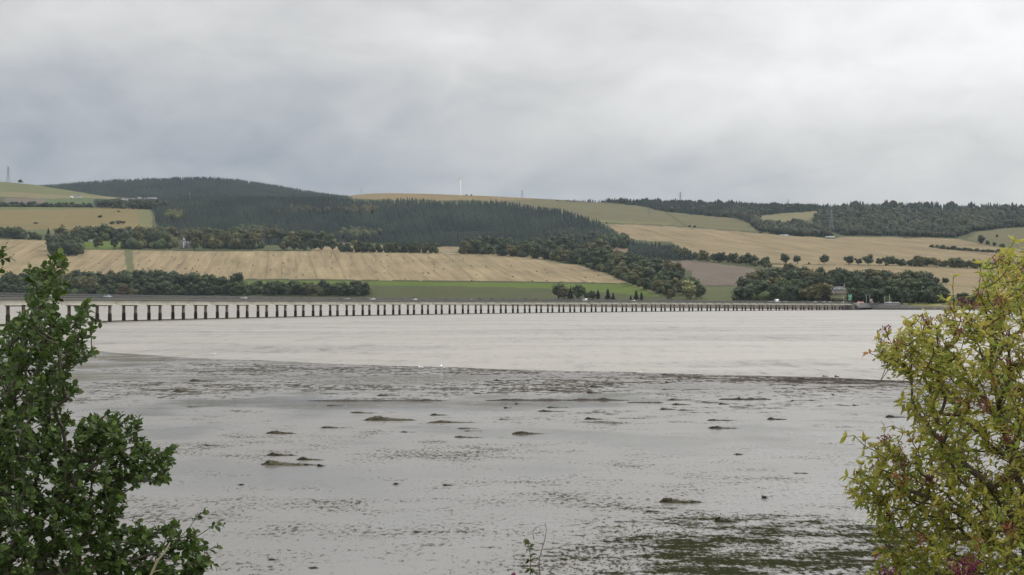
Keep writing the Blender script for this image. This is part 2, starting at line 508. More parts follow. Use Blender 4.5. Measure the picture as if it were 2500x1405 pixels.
REG = [  # polygon, colour, stripe strength, lowest and highest layer
    ([(-800, 760), (3300, 760), (3300, 400), (-800, 400)], ROUGH, 0.0, 0, 9),
    ([(-800, 790), (3300, 790), (3300, 735), (-800, 735)], SHING, 0.0, 0, 1.0),
    ([(2050, 760), (2230, 760), (2230, 735), (2050, 735)], STONE, 0.0, 0, 1.0),
    ([(2225, 746.5), (3000, 748.5), (3000, 750.5), (2300, 749.5), (2225, 747.5)], (0.34, 0.29, 0.19), 0.0, 0, 1.0),
    ([(2205, 746), (2240, 748), (2300, 748), (2300, 740), (2205, 740)], (0.22, 0.21, 0.08), 0.0, 0.3, 1.4),
    # hill pasture on the left
    ([(-800, 492), (270, 487), (330, 478), (330, 430), (-800, 430)], (0.125, 0.128, 0.055), 0.05, 5.3, 6.6),
    ([(-800, 470), (60, 470), (160, 478), (285, 480), (285, 487), (120, 484), (-800, 483)], (0.175, 0.150, 0.08), 0.05, 5.3, 6.6),
    ([(10, 484), (112, 485), (112, 500), (10, 500)], (0.13, 0.105, 0.085), 0.1, 5.0, 6.2),
    ([(112, 486), (260, 484), (260, 506), (112, 506)], (0.085, 0.112, 0.048), 0.0, 5.0, 6.2),
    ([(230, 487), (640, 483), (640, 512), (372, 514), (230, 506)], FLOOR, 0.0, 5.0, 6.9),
    # upper left field
    ([(-800, 500), (0, 503), (230, 507), (368, 512), (373, 560), (240, 566), (-800, 572)], (0.172, 0.135, 0.060), 0.12, 3.9, 5.2),
    ([(-800, 498), (0, 503), (120, 506), (240, 509), (120, 512), (-800, 514)], (0.115, 0.125, 0.055), 0.0, 3.9, 5.3),
    ([(330, 512), (368, 513), (373, 555), (345, 552)], (0.14, 0.135, 0.062), 0.0, 3.9, 5.3),
    ([(-800, 563), (140, 561), (140, 572), (-800, 576)], (0.095, 0.105, 0.045), 0.0, 3.6, 4.4),
    # long stubble field and its neighbours
    ([(-800, 588), (0, 584), (118, 587), (128, 600), (150, 612), (150, 610), (318, 611), (318, 705), (-800, 705)], STUB, 1.0, 1.9, 3.6),
    (LOWFIELD, STUB, 1.0, 1.7, 3.6),
    ([(302, 609), (322, 611), (335, 705), (316, 705)], (0.11, 0.112, 0.052), 0.0, 1.7, 3.6),
    ([(205, 590), (320, 590), (320, 608.5), (190, 608)], GRASS, 0.0, 2.8, 4.3),
    ([(380, 603), (560, 606), (760, 602), (760, 612), (500, 612.3), (380, 610)], (0.07, 0.085, 0.035), 0.0, 2.8, 4.0),
    ([(760, 604), (900, 600), (1500, 602), (1500, 620), (1320, 634), (1115, 617), (760, 612)], STUB2, 0.4, 2.8, 4.2),
    ([(790, 584), (850, 586), (960, 582), (960, 590), (900, 594), (790, 596)], BRACK, 0.0, 3.6, 4.6),
    # green meadow and rough bank above the bridge
    ([(520, 685), (900, 686), (1250, 690), (1400, 692), (1534, 694), (1560, 702), (1604, 726), (1500, 716), (1340, 705), (1100, 699), (870, 697), (520, 696)], GRASS, 0.0, 0.9, 2.3),
    ([(420, 727), (560, 724), (700, 727), (900, 729), (1000, 733), (1000, 737), (420, 737)], (0.125, 0.10, 0.062), 0.0, 0.6, 2.3),
    ([(1700, 702), (1800, 700), (1800, 740), (1700, 740)], (0.092, 0.098, 0.042), 0.0, 0.9, 2.2),
    # ploughed field, brown patch
    ([(1560, 640), (1600, 637), (1700, 638), (1840, 656), (1850, 665), (1800, 698), (1690, 698), (1690, 660)], PLOUGH, 0.35, 1.9, 3.6),
    ([(1440, 612), (1530, 600), (1540, 612), (1500, 626), (1450, 622)], (0.21, 0.15, 0.105), 0.2, 2.8, 4.2),
    # upper right stubble
    (BIG, STUB2, 1.0, 2.8, 5.4),
    ([(1870, 648), (1960, 646), (2420, 640), (2900, 655), (2900, 730), (2320, 720), (2300, 690), (1960, 662)], STUB2, 0.6, 1.6, 3.6),
    # hill grass above it
    ([(1180, 470), (1340, 487), (1480, 495), (1560, 503), (1620, 517), (1700, 525), (1780, 533), (1830, 545), (1850, 567), (1700, 556), (1600, 551), (1478, 546), (1440, 540), (1340, 515), (1285, 508), (1180, 497)], HILL, 0.08, 4.2, 6.2),
    ([(840, 460), (960, 460), (1100, 468), (1260, 478), (1310, 488), (1200, 491), (980, 488), (860, 486)], (0.20, 0.147, 0.074), 0.15, 5.0, 6.3),
    ([(1440, 537), (1640, 546), (1640, 551), (1470, 545)], (0.15, 0.145, 0.06), 0.0, 4.2, 5.6),
    ([(1835, 530), (1920, 520), (2012, 514), (1985, 530), (1958, 550), (1870, 548)], (0.165, 0.145, 0.075), 0.05, 4.4, 6.2),
    ([(2358, 583), (2390, 566), (2480, 556), (2900, 556), (2900, 612), (2440, 606)], HILL, 0.1, 3.8, 5.5),
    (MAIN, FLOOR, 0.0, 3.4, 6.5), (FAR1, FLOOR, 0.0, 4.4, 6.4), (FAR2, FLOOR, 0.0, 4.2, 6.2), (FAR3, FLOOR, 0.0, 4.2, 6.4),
]
XX = np.broadcast_to(gx[None], GY.shape)
LL = np.broadcast_to(GL[:, None], GY.shape)
GC = np.zeros(GY.shape + (3,))
GS = np.zeros(GY.shape)
jx = XX + 5 * (vnoise(XX / 16, GY / 5, 3) - 0.5)
jy = GY + 2.4 * (vnoise(XX / 26, GY / 7, 4) - 0.5)
for P, c, s, l0, l1 in REG:
    k = inpoly(jx, jy, P) & (LL >= l0) & (LL <= l1)
    GC[k] = c
    GS[k] = s
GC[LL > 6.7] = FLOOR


def line_paint(pts, wpx, c, l0=0, l1=7):
    """a strip of other ground along a field edge or track, as wide on the photo as wpx"""
    pts = np.array(pts, float)
    for a, b in zip(pts[:-1], pts[1:]):
        d = b - a
        t = np.clip(((XX - a[0]) * d[0] + (GY - a[1]) * d[1]) / (d @ d), 0, 1)
        dist = np.hypot(XX - a[0] - t * d[0], (GY - a[1] - t * d[1]))
        k = (dist < wpx * (0.6 + 0.8 * vnoise(XX / 9, GY / 9, 5))) & (LL >= l0) & (LL <= l1)
        GC[k] = c
        GS[k] = 0


line_paint([(752, 614), (762, 645), (774, 682)], 2.6, (0.17, 0.15, 0.07), 1.8, 3.4)
line_paint([(1082, 620), (1110, 640), (1140, 668), (1162, 690)], 2.0, (0.19, 0.15, 0.08), 1.8, 3.4)
line_paint([(440, 690), (540, 685), (620, 683), (760, 684), (900, 686), (1250, 689), (1400, 691), (1534, 693)], 1.8, (0.055, 0.06, 0.025), 1.6, 2.5)
line_paint([(1534, 693), (1575, 704), (1608, 724)], 2, (0.16, 0.15, 0.06), 0.9, 2.5)
line_paint([(380, 611), (500, 613), (755, 612)], 1.3, (0.045, 0.05, 0.022), 2.7, 3.4)
line_paint([(1625, 518), (1650, 535), (1672, 550)], 1.6, (0.06, 0.07, 0.03), 4.2, 6)
line_paint([(1470, 544), (1600, 550), (1672, 553), (1760, 561), (1850, 569)], 1.3, (0.07, 0.075, 0.035), 4.2, 6)
line_paint([(118, 588), (126, 603), (150, 615)], 1.4, (0.09, 0.08, 0.04), 2.5, 4)
line_paint([(1790, 698), (1700, 699)], 1.6, (0.06, 0.065, 0.03), 1.5, 2.6)
line_paint([(2060, 577), (2250, 579), (2340, 583), (2420, 600)], 1.2, (0.07, 0.075, 0.035), 3.8, 5.6)
line_paint([(2358, 583), (2420, 598), (2500, 610), (2600, 618)], 1.0, (0.09, 0.09, 0.04), 3.6, 5.6)
line_paint([(1960, 646), (2150, 648), (2420, 655)], 1.0, (0.10, 0.09, 0.05), 2.6, 3.6)

# direction of the drilling rows in each field, from two points of a row on the photo
GU = GX + 0.125 * GZ
a_, b_ = place(1620, 562), place(1800, 604)
d_ = (b_ - a_)[:2] / np.linalg.norm((b_ - a_)[:2])
k = inpoly(XX, GY, BIG) | ((XX > 1860) & (LL < 3.8))
GU = np.where(k, GX * d_[1] - GZ * d_[0], GU)

tg_ = Geo()
V = np.stack([GX, GZ, GH], -1).reshape(-1, 3)
nr, nc = GY.shape
i = np.arange(nr - 1)[:, None] * nc + np.arange(nc - 1)[None]
tg_.add(V, np.stack([i, i + 1, i + nc + 1, i + nc], -1).reshape(-1, 4), np.concatenate([GC, GS[..., None]], -1).reshape(-1, 4))
m = bpy.data.materials.new('fields')
m.use_nodes = True
q = NG(m.node_tree)
b = m.node_tree.nodes['Principled BSDF']
at = q.node('ShaderNodeAttribute', attribute_name='tint')
ua = q.node('ShaderNodeAttribute', attribute_name='row_coord').outputs['Fac']
geo_p = q.node('ShaderNodeNewGeometry').outputs['Position']
sp = q.node('ShaderNodeSeparateXYZ', {0: geo_p})
along = q.m('MULTIPLY', sp.outputs[1], 0.004)
s1 = q.noise(q.xyz(q.m('MULTIPLY', ua, 0.10), along, 0.0), 1.0, 3.0, 0.6)
s2 = q.noise(q.xyz(q.m('MULTIPLY', ua, 0.03), q.m('MULTIPLY', along, 0.6), 4.0), 1.0, 2.0)
saw = q.m('PINGPONG', ua, 13.0)
tram = q.m('SUBTRACT', 1.0, q.smooth(saw, 0.6, 2.6))
n_f = q.noise(geo_p, 0.11, 4.0, 0.65)
n_m = q.noise(geo_p, 0.012, 3.0)
st = q.m('ADD', q.m('MULTIPLY', q.m('SUBTRACT', s1, 0.5), 1.05), q.m('MULTIPLY', q.m('SUBTRACT', s2, 0.5), 0.8))
st = q.m('SUBTRACT', st, q.m('MULTIPLY', tram, 0.16))
val = q.m('ADD', 1.0, q.m('MULTIPLY', st, at.outputs['Alpha']))
val = q.m('MULTIPLY', val, q.m('ADD', 0.72, q.m('MULTIPLY', n_f, 0.56)))
val = q.m('MULTIPLY', val, q.m('ADD', 0.80, q.m('MULTIPLY', n_m, 0.40)))
c = q.mix(1.0, at.outputs['Color'], q.xyz(val, val, val), 'MULTIPLY')
n_h = q.noise(geo_p, 0.02, 3.0)
c = q.mix(q.m('MULTIPLY', q.smooth(n_h, 0.45, 0.75), 0.35), c, q.mix(1.0, c, (0.78, 0.98, 0.72), 'MULTIPLY'))
m.node_tree.links.new(c, b.inputs['Base Color'])
b.inputs['Roughness'].default_value = 0.95
b.inputs['Specular IOR Level'].default_value = 0.1
bp = q.node('ShaderNodeBump', {'Height': n_f, 'Strength': 0.7, 'Distance': 1.6})
m.node_tree.links.new(bp.outputs[0], b.inputs['Normal'])
ter = struct('terrain', tg_, m, True)
ra = ter.data.attributes.new('row_coord', 'FLOAT', 'POINT')
ra.data.foreach_set('value', GU.astype(np.float32).ravel())

# ------------------------------------------------------------------ water and mud


def watermat(name, base, rough, scale, strength, dist, far=False):
    m = bpy.data.materials.new(name)
    m.use_nodes = True
    q = NG(m.node_tree)
    b = m.node_tree.nodes['Principled BSDF']
    p = q.node('ShaderNodeNewGeometry').outputs['Position']
    s = q.node('ShaderNodeSeparateXYZ', {0: p})
    v1 = q.xyz(q.m('MULTIPLY', s.outputs[0], 0.55), s.outputs[1], 0.0)
    n1 = q.noise(v1, scale, 4.0, 0.62, 0.4)
    v2 = q.xyz(q.m('MULTIPLY', s.outputs[0], 0.012), q.m('MULTIPLY', s.outputs[1], 0.03), 2.0)
    n2 = q.noise(v2, 1.0, 4.0, 0.6, 0.6)
    # dimmer ripple reflections painted into colour and specular as short dark dashes
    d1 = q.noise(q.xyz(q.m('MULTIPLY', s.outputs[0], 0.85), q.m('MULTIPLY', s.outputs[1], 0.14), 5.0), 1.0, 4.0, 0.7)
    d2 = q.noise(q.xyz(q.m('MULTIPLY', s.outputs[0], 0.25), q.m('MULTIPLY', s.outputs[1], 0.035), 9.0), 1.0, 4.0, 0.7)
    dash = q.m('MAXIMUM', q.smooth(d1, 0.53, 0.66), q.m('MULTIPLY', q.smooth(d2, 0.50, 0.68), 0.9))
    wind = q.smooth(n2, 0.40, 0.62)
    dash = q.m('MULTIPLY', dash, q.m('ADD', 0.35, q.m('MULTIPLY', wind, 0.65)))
    bp = q.node('ShaderNodeBump', {'Height': q.m('ADD', n1, q.m('MULTIPLY', d1, 0.8)), 'Strength': strength, 'Distance': dist})
    c = q.mix(wind, tuple(x * 1.12 for x in base), tuple(x * 0.86 for x in base))
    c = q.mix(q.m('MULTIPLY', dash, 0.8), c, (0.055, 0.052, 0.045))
    m.node_tree.links.new(c, b.inputs['Base Color'])
    m.node_tree.links.new(bp.outputs[0], b.inputs['Normal'])
    m.node_tree.links.new(q.m('SUBTRACT', 0.78, q.m('MULTIPLY', dash, 0.55)), b.inputs['Specular IOR Level'])
    rr = q.m('ADD', rough - 0.05, q.m('MULTIPLY', n2, 0.14))
    m.node_tree.links.new(rr, b.inputs['Roughness'])
    b.inputs['IOR'].default_value = 1.33
    return m


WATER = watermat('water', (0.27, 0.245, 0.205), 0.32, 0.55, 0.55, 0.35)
wg = Geo()
wg.add([(-2600, 60, 0), (1500, 60, 0), (2600, 3000, 0), (-2600, 3000, 0)], np.array([[0, 1, 2, 3]]))
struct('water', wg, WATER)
# wet tidal flat rising to the far shore
fg = Geo()
fr = []
for t in np.linspace(0, 1, 12):
    Z = 1500 * (1 - t) + LZ[0] * t
    z = -0.25 * (1 - t) + (LH[0] - 0.0) * t ** 1.4
    fr.append(np.stack([(gx - CX) / F * Z, Z, np.minimum(z, LH[0] - 0.0)], -1))
V = np.array(fr)
i = np.arange(11)[:, None] * nc + np.arange(nc - 1)[None]
fg.add(V.reshape(-1, 3), np.stack([i, i + 1, i + nc + 1, i + nc], -1).reshape(-1, 4))
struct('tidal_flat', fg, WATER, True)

# near mudflat
WL = np.array([(-130, 320), (-60, 243), (-53, 235), (-40, 211), (-26, 195), (-14, 179), (0, 168), (9.2, 163), (17, 154), (26, 149), (31, 144), (60, 134), (140, 118)], float)
mxs_ = np.arange(-130, 131, 1.3)
wl = np.interp(mxs_, WL[:, 0], WL[:, 1])
wl = wl + 3.0 * (vnoise(mxs_ / 6, mxs_ * 0, 8) - 0.5) + 1.2 * (vnoise(mxs_ / 1.7, mxs_ * 0, 9) - 0.5)
rows = []
for t in np.linspace(0, 1, 90) ** 1.3:
    Y = 27.0 * (1 - t) + wl * t
    z = 0.06 + 0.05 * (vnoise(mxs_ / 5, Y / 7, 10) - 0.5) + 0.02 * (vnoise(mxs_ / 1.5, Y / 2, 12) - 0.5)
    z = np.where(t > 0.9, z * (1 - t) * 10 + 0.004, z)
    z = np.maximum(z, 0.004)
    rows.append(np.stack([mxs_, Y, z], -1))
V = np.array(rows)
nm = len(mxs_)
ug = Geo()
i = np.arange(89)[:, None] * nm + np.arange(nm - 1)[None]
ug.add(V.reshape(-1, 3), np.stack([i, i + 1, i + nm + 1, i + nm], -1).reshape(-1, 4))
m = bpy.data.materials.new('wet_mud')
m.use_nodes = True
q = NG(m.node_tree)
b = m.node_tree.nodes['Principled BSDF']
p = q.node('ShaderNodeNewGeometry').outputs['Position']
s = q.node('ShaderNodeSeparateXYZ', {0: p})
PX, PY = s.outputs[0], s.outputs[1]
big = q.noise(q.xyz(q.m('MULTIPLY', PX, 0.06), q.m('MULTIPLY', PY, 0.05), 1.0), 1.0, 3.0, 0.6)
mid = q.noise(q.xyz(q.m('MULTIPLY', PX, 0.35), q.m('MULTIPLY', PY, 0.30), 7.0), 1.0, 4.0, 0.65)
far_ = q.smooth(PY, 70.0, 125.0)
fn = q.noise(q.xyz(q.m('MULTIPLY', PX, 6.2), q.m('MULTIPLY', PY, 2.2), 0.0), 1.0, 5.0, 0.76)
ff = q.noise(q.xyz(q.m('MULTIPLY', PX, 2.0), q.m('MULTIPLY', PY, 0.50), 0.0), 1.0, 6.0, 0.8)
fine = q.m('ADD', q.m('MULTIPLY', fn, q.m('SUBTRACT', 1.0, far_)), q.m('MULTIPLY', ff, far_))
fine2 = q.noise(q.xyz(q.m('MULTIPLY', PX, 7.0), q.m('MULTIPLY', PY, 4.0), 9.0), 1.0, 3.0, 0.65)
# exposed mud is more frequent near the water's edge
edge = q.m('MULTIPLY', q.smooth(PY, 85.0, 150.0), q.m('ADD', 0.35, q.m('MULTIPLY', q.smooth(PX, -42.0, -8.0), 0.65)))
near = q.m('SUBTRACT', 1.0, q.smooth(PY, 52.0, 66.0))
dens = q.m('ADD', q.m('MULTIPLY', q.m('SUBTRACT', big, 0.52), 0.46), q.m('MULTIPLY', q.m('SUBTRACT', mid, 0.5), 0.55))
dens = q.m('ADD', dens, q.m('MULTIPLY', edge, 0.12))
dens = q.m('ADD', dens, q.m('MULTIPLY', near, 0.03))
sp1 = q.m('MULTIPLY', q.smooth(q.m('ADD', fine, dens), 0.555, 0.68), 0.9)
shore_d = q.m('ADD', PY, q.m('MULTIPLY', PX, 0.77))
dry = q.m('MULTIPLY', q.smooth(shore_d, 130.0, 158.0), q.smooth(PX, -8.0, 6.0))
dry = q.m('MULTIPLY', dry, q.m('ADD', 0.55, q.m('MULTIPLY', mid, 0.7)), clamp=True)
# green weed beds on the lower right
dx = q.m('DIVIDE', q.m('SUBTRACT', PX, 7.0), 6.5)
dy = q.m('DIVIDE', q.m('SUBTRACT', PY, 43.5), 9.5)
rad = q.m('SQRT', q.m('ADD', q.m('MULTIPLY', dx, dx), q.m('MULTIPLY', dy, dy)))
bed = q.m('SUBTRACT', 1.0, q.smooth(rad, 0.35, 1.6))
weedn = q.noise(q.xyz(q.m('MULTIPLY', PX, 0.34), q.m('MULTIPLY', PY, 0.46), 3.0), 1.0, 8.0, 0.74)
weed = q.smooth(q.m('ADD', q.m('ADD', weedn, q.m('MULTIPLY', q.m('SUBTRACT', fine, 0.5), 0.55)), q.m('MULTIPLY', bed, 0.18)), 0.61, 0.72)
weed = q.m('MULTIPLY', weed, q.smooth(bed, 0.0, 0.25))
c = q.mix(big, (0.150, 0.140, 0.128), (0.200, 0.186, 0.166))
c = q.mix(dry, c, (0.125, 0.108, 0.094))
c = q.mix(sp1, c, (0.044, 0.040, 0.032))
wc = q.mix(fine2, (0.012, 0.014, 0.007), (0.046, 0.048, 0.025))
c = q.mix(weed, c, wc)
solid = q.m('MAXIMUM', sp1, weed)
rough = q.m('ADD', 0.02, q.m('MULTIPLY', solid, 0.6))
rough = q.m('ADD', rough, q.m('MULTIPLY', q.smooth(big, 0.40, 0.56), 0.24))
rough = q.m('ADD', rough, q.m('MULTIPLY', mid, 0.10))
rough = q.m('ADD', rough, q.m('MULTIPLY', dry, 0.2))
spec = q.m('SUBTRACT', 0.5, q.m('MULTIPLY', sp1, 0.40))
spec = q.m('SUBTRACT', spec, q.m('MULTIPLY', dry, 0.24))
spec = q.m('MAXIMUM', q.m('SUBTRACT', spec, q.m('MULTIPLY', weed, 0.5)), 0.0)
hgt = q.m('ADD', q.m('MULTIPLY', fine, 0.5), q.m('MULTIPLY', solid, 0.6))
bp = q.node('ShaderNodeBump', {'Height': hgt, 'Strength': 0.35, 'Distance': 0.06})
L = m.node_tree.links
L.new(c, b.inputs['Base Color'])
L.new(rough, b.inputs['Roughness'])
L.new(spec, b.inputs['Specular IOR Level'])
L.new(bp.outputs[0], b.inputs['Normal'])
b.inputs['IOR'].default_value = 1.33
struct('mudflat', ug, m, True)

# bank under the viewer
bk = Geo()
bx = np.linspace(-40, 40, 81)
by = np.linspace(-30, 31, 62)
BX, BY = np.meshgrid(bx, by)


def bank_z(X, Y):
    return np.where(Y < 3, 4.3, np.clip(4.3 - (Y - 3) * 0.155, -0.1, 4.3)) + 0.12 * (vnoise(np.asarray(X) / 1.4 + 50, np.asarray(Y) / 1.4 + 50, 13) - 0.5)


BZ = bank_z(BX, BY)
i = np.arange(61)[:, None] * 81 + np.arange(80)[None]
bk.add(np.stack([BX, BY, BZ], -1).reshape(-1, 3), np.stack([i, i + 1, i + 82, i + 81], -1).reshape(-1, 4))
struct('ground', bk, mat('turf', (0.07, 0.085, 0.03), 0.95, 0.5, 1.2, bump=0.6), True)

# ------------------------------------------------------------------ bridge
jx_ = [-44, 38, 115, 187, 254, 317, 378, 435, 489, 541, 592, 639.4, 685.5, 730.2, 773.5, 814.5, 855, 894, 931.5, 968, 1003.8, 1038, 1072, 1105, 1137, 1168.6, 1200, 1229.5,
       1258.8, 1287, 1314.6, 1343, 1369.5, 1396, 1422, 1448.7, 1474, 1500, 1524.7, 1549, 1572, 1596, 1618.6, 1641, 1664, 1687, 1709, 1731.4, 1753, 1774.7, 1796, 1816.5, 1838, 1858, 1878, 1898, 1918, 1938, 1958, 1978, 1998, 2017, 2036, 2054, 2070]
idx = np.arange(len(jx_))
pf = np.polyfit(idx, jx_, 6)
zx = np.array([0, 286, 600, 912, 1215, 1512, 1870, 2070])
zi = np.array([1.95, 1.60, 1.305, 1.075, 0.868, 0.752, 0.635, 0.565]) * 1e-3
pz = np.polyfit(zx, zi, 3)
ids = np.arange(-4, len(jx_))
JX = np.polyval(pf, ids)
JX[:4] = JX[4] - np.arange(4, 0, -1) * 86
JZ = 1.0 / np.polyval(pz, np.clip(JX, 0, 2070))
JZ[JX < 0] = 1.0 / (np.polyval(pz, 0) - JX[JX < 0] * 1.15e-6)
JP = np.stack([(JX - CX) / F * JZ, JZ], -1)
JD = -0.9 * np.clip((JX - 1600) / 470, 0, 1)          # the deck falls slightly towards the far end
dirs = np.gradient(JP, axis=0)
dirs /= np.linalg.norm(dirs, axis=1)[:, None]
nors = np.stack([dirs[:, 1], -dirs[:, 0]], -1)         # towards the viewer
NB = len(JP)


def strip(geo, off0, off1, z0, z1, lo=0, hi=None, col=None):
    """a beam following the bridge between two side offsets and two heights"""
    hi = NB if hi is None else hi
    P, n_, d_ = JP[lo:hi], nors[lo:hi], JD[lo:hi]
    k = len(P)
    V = []
    for o_, z_ in ((off0, z0), (off1, z0), (off1, z1), (off0, z1)):
        V.append(np.c_[P + n_ * o_, z_ + d_])
    V = np.array(V)                                     # 4 x k x 3
    Q = []
    for a in range(4):
        b2 = (a + 1) % 4
        for j in range(k - 1):
            Q.append([a * k + j, b2 * k + j, b2 * k + j + 1, a * k + j + 1])
    geo.add(V.reshape(-1, 3), [np.array(Q), np.array([[0, k, 2 * k, 3 * k], [k - 1, 4 * k - 1, 3 * k - 1, 2 * k - 1]])], col)
    return geo


def tidemat():
    m = bpy.data.materials.new('tide_stained_concrete')
    m.use_nodes = True
    q = NG(m.node_tree)
    b = m.node_tree.nodes['Principled BSDF']
    p = q.node('ShaderNodeNewGeometry').outputs['Position']
    s = q.node('ShaderNodeSeparateXYZ', {0: p})
    n = q.noise(p, 0.9, 4.0, 0.65)
    n2 = q.noise(q.xyz(q.m('MULTIPLY', s.outputs[0], 2.0), q.m('MULTIPLY', s.outputs[1], 2.0), q.m('MULTIPLY', s.outputs[2], 0.4)), 1.0, 3.0)
    wet = q.smooth(q.m('ADD', s.outputs[2], q.m('MULTIPLY', q.m('SUBTRACT', n, 0.5), 2.2)), 3.3, 2.5)
    dry = q.mix(n2, (0.17, 0.145, 0.115), (0.42, 0.36, 0.29))
    dark = q.mix(n, (0.022, 0.019, 0.016), (0.075, 0.058, 0.046))
    m.node_tree.links.new(q.mix(wet, dry, dark), b.inputs['Base Color'])
    b.inputs['Roughness'].default_value = 0.85
    return m


CONC = mat('pale_concrete', (0.78, 0.76, 0.67), 0.85, 0.16, 0.18)
CONCD = mat('grey_concrete', (0.11, 0.107, 0.10), 0.85, 0.2, 0.3)
STEEL = mat('galvanised_steel', (0.105, 0.107, 0.11), 0.65, 0.15, 0.8, 0.1)
TIDE = tidemat()
ASPH = mat('asphalt', (0.06, 0.06, 0.062), 0.9, 0.2, 0.5)
br = thing('road_bridge', 'long low concrete road bridge on many pairs of columns crossing the firth', 'bridge', (0, 0, 0))
strip(dk := Geo(), -5.4, 5.4, 7.02, 7.36)
obj('deck', dk, CONCD, br)
strip(rs := Geo(), -3.7, 3.7, 7.364, 7.58)
obj('road_surface', rs, ASPH, br)
for sgn in (1, -1):
    pg = Geo()
    strip(pg, sgn * 5.38, sgn * 5.05, 7.364, 7.72)
    obj('parapet_kerb', pg, mat('parapet_concrete', (0.125, 0.122, 0.115), 0.85, 0.2, 0.3), br)
    rg = Geo()
    for z_, r_ in ((8.05, 0.035), (8.36, 0.035), (8.67, 0.035), (8.96, 0.055)):
        strip(rg, sgn * (5.2 - r_), sgn * (5.2 + r_), z_ - r_, z_ + r_)
    for i in range(NB - 1):
        nseg = 9
        for j in range(nseg):
            t = j / nseg
            c = (JP[i] * (1 - t) + JP[i + 1] * t) + nors[i] * sgn * 5.2
            zz = JD[i] * (1 - t) + JD[i + 1] * t
            rg.box((c[0], c[1], 8.36 + zz), 0.06, 0.05, 0.635, (*dirs[i], 0), (*nors[i], 0))
    obj('railing', rg, STEEL, br)
    vg = Geo()
    strip(vg, sgn * 3.98, sgn * 3.9, 8.0, 8.22)
    for i in range(NB - 1):
        for j in range(6):
            t = (j + 0.5) / 6
            c = (JP[i] * (1 - t) + JP[i + 1] * t) + nors[i] * sgn * 4.05
            vg.box((c[0], c[1], 7.7 + JD[i]), 0.05, 0.05, 0.34, (*dirs[i], 0), (*nors[i], 0))
    obj('crash_barrier', vg, STEEL, br)
for i in range(NB - 1):
    d2 = JP[i + 1] - JP[i]
    L2 = np.linalg.norm(d2)
    d2 /= L2
    n2 = np.array([d2[1], -d2[0]])
    c = (JP[i] + JP[i + 1]) / 2
    gg = Geo()
    zz = (JD[i] + JD[i + 1]) / 2
    for off in (-3.9, 0.0, 3.9):
        cc = c + n2 * off
        gg.box((cc[0], cc[1], 6.33 + zz), L2 / 2 - 0.09, 0.42, 0.69, (*d2, 0), (*n2, 0))
        gg.box((cc[0], cc[1], 5.59 + zz), L2 / 2 - 0.09, 0.55, 0.05, (*d2, 0), (*n2, 0))
    gg.box((c[0], c[1], 6.9 + zz), L2 / 2 - 0.3, 4.5, 0.10, (*d2, 0), (*n2, 0))
    obj('girder', gg, CONC, br)
wfun = lambda x: np.interp(x, [0, 435, 900, 1500, 2070], [4.6, 4.1, 3.6, 3.1, 2.9])
for i in range(NB - 1):
    if JX[i] > 2062:
        continue
    W = wfun(JX[i])
    cg = Geo()
    zt = 5.53 + JD[i]
    cg.box((JP[i][0], JP[i][1], zt - 0.16), W / 2 + 0.75, 0.5, 0.16, (*nors[i], 0), (*dirs[i], 0))
    pier = obj('pier', cg, mat('crosshead_concrete', (0.30, 0.27, 0.22), 0.85, 0.25, 0.4), br)
    for sgn in (-1, 1):
        c = JP[i] + nors[i] * sgn * W / 2
        k = Geo().lathe([(0.66, -1.5), (0.66, 2.55), (0.56, 2.75), (0.54, zt - 0.32)], 12, (c[0], c[1], 0))
        obj('column', k, TIDE, pier, True)
strip(fg2 := Geo(), 0.7, -0.7, -0.6, 0.30)
for v_ in fg2.v:
    v_[:, 2] -= np.tile(JD, 4)
obj('footing', fg2, mat('weedy_concrete', (0.035, 0.03, 0.025), 0.9, 0.4, 0.4), br)
# abutment with its splayed wing wall
c = JP[-1]
ab = Geo()
d2, n2 = dirs[-1], nors[-1]
ab.box((*(c + d2 * 2.0), 3.4), 2.2, 5.3, 3.6, (*d2, 0), (*n2, 0))
w0 = c + n2 * 5.4
ww = [np.array([*(w0 + d2 * 0.0), 6.4]), np.array([*(w0 + d2 * 14), 6.6]), np.array([*(w0 + d2 * 7 + n2 * 3.0), 0.5])]
ww2 = [v_ - np.array([*(n2 * 0.7), 0]) for v_ in ww]
ab.add(ww + ww2, [np.array([[0, 1, 2], [5, 4, 3]]), np.array([[0, 3, 4, 1], [1, 4, 5, 2], [2, 5, 3, 0]])])
obj('abutment', ab, mat('abutment_concrete', (0.22, 0.20, 0.18), 0.9, 0.2, 0.4), br)
# the road runs on along the causeway
rd = Geo()
rp = [JP[-1] + dirs[-1] * 3]
for x_, Z_ in ((2110, 1858), (2160, 1858), (2220, 1852), (2300, 1846), (2420, 1840), (2700, 1836)):
    rp.append(np.array([(x_ - CX) / F * Z_, Z_]))
rp = np.array(rp)
zr = np.interp(np.arange(len(rp)), [0, 1, 2, 3, 6], [6.5, 6.55, 6.5, 6.3, 5.9])
td = np.gradient(rp, axis=0)
td /= np.linalg.norm(td, axis=1)[:, None]
tn = np.stack([td[:, 1], -td[:, 0]], -1)
A, B = np.c_[rp + tn * 4.2, zr], np.c_[rp - tn * 4.2, zr]
A2, B2 = np.c_[rp + tn * 9, zr - 4.5], np.c_[rp - tn * 9, zr - 4.5]
k = len(rp)
j = np.arange(k - 1)
rd.add(np.r_[A, B, B2, A2], np.concatenate([np.stack([a * k + j, a2 * k + j, a2 * k + j + 1, a * k + j + 1], -1) for a, a2 in ((0, 1), (1, 2), (3, 0))]))
struct('road', rd, ASPH)
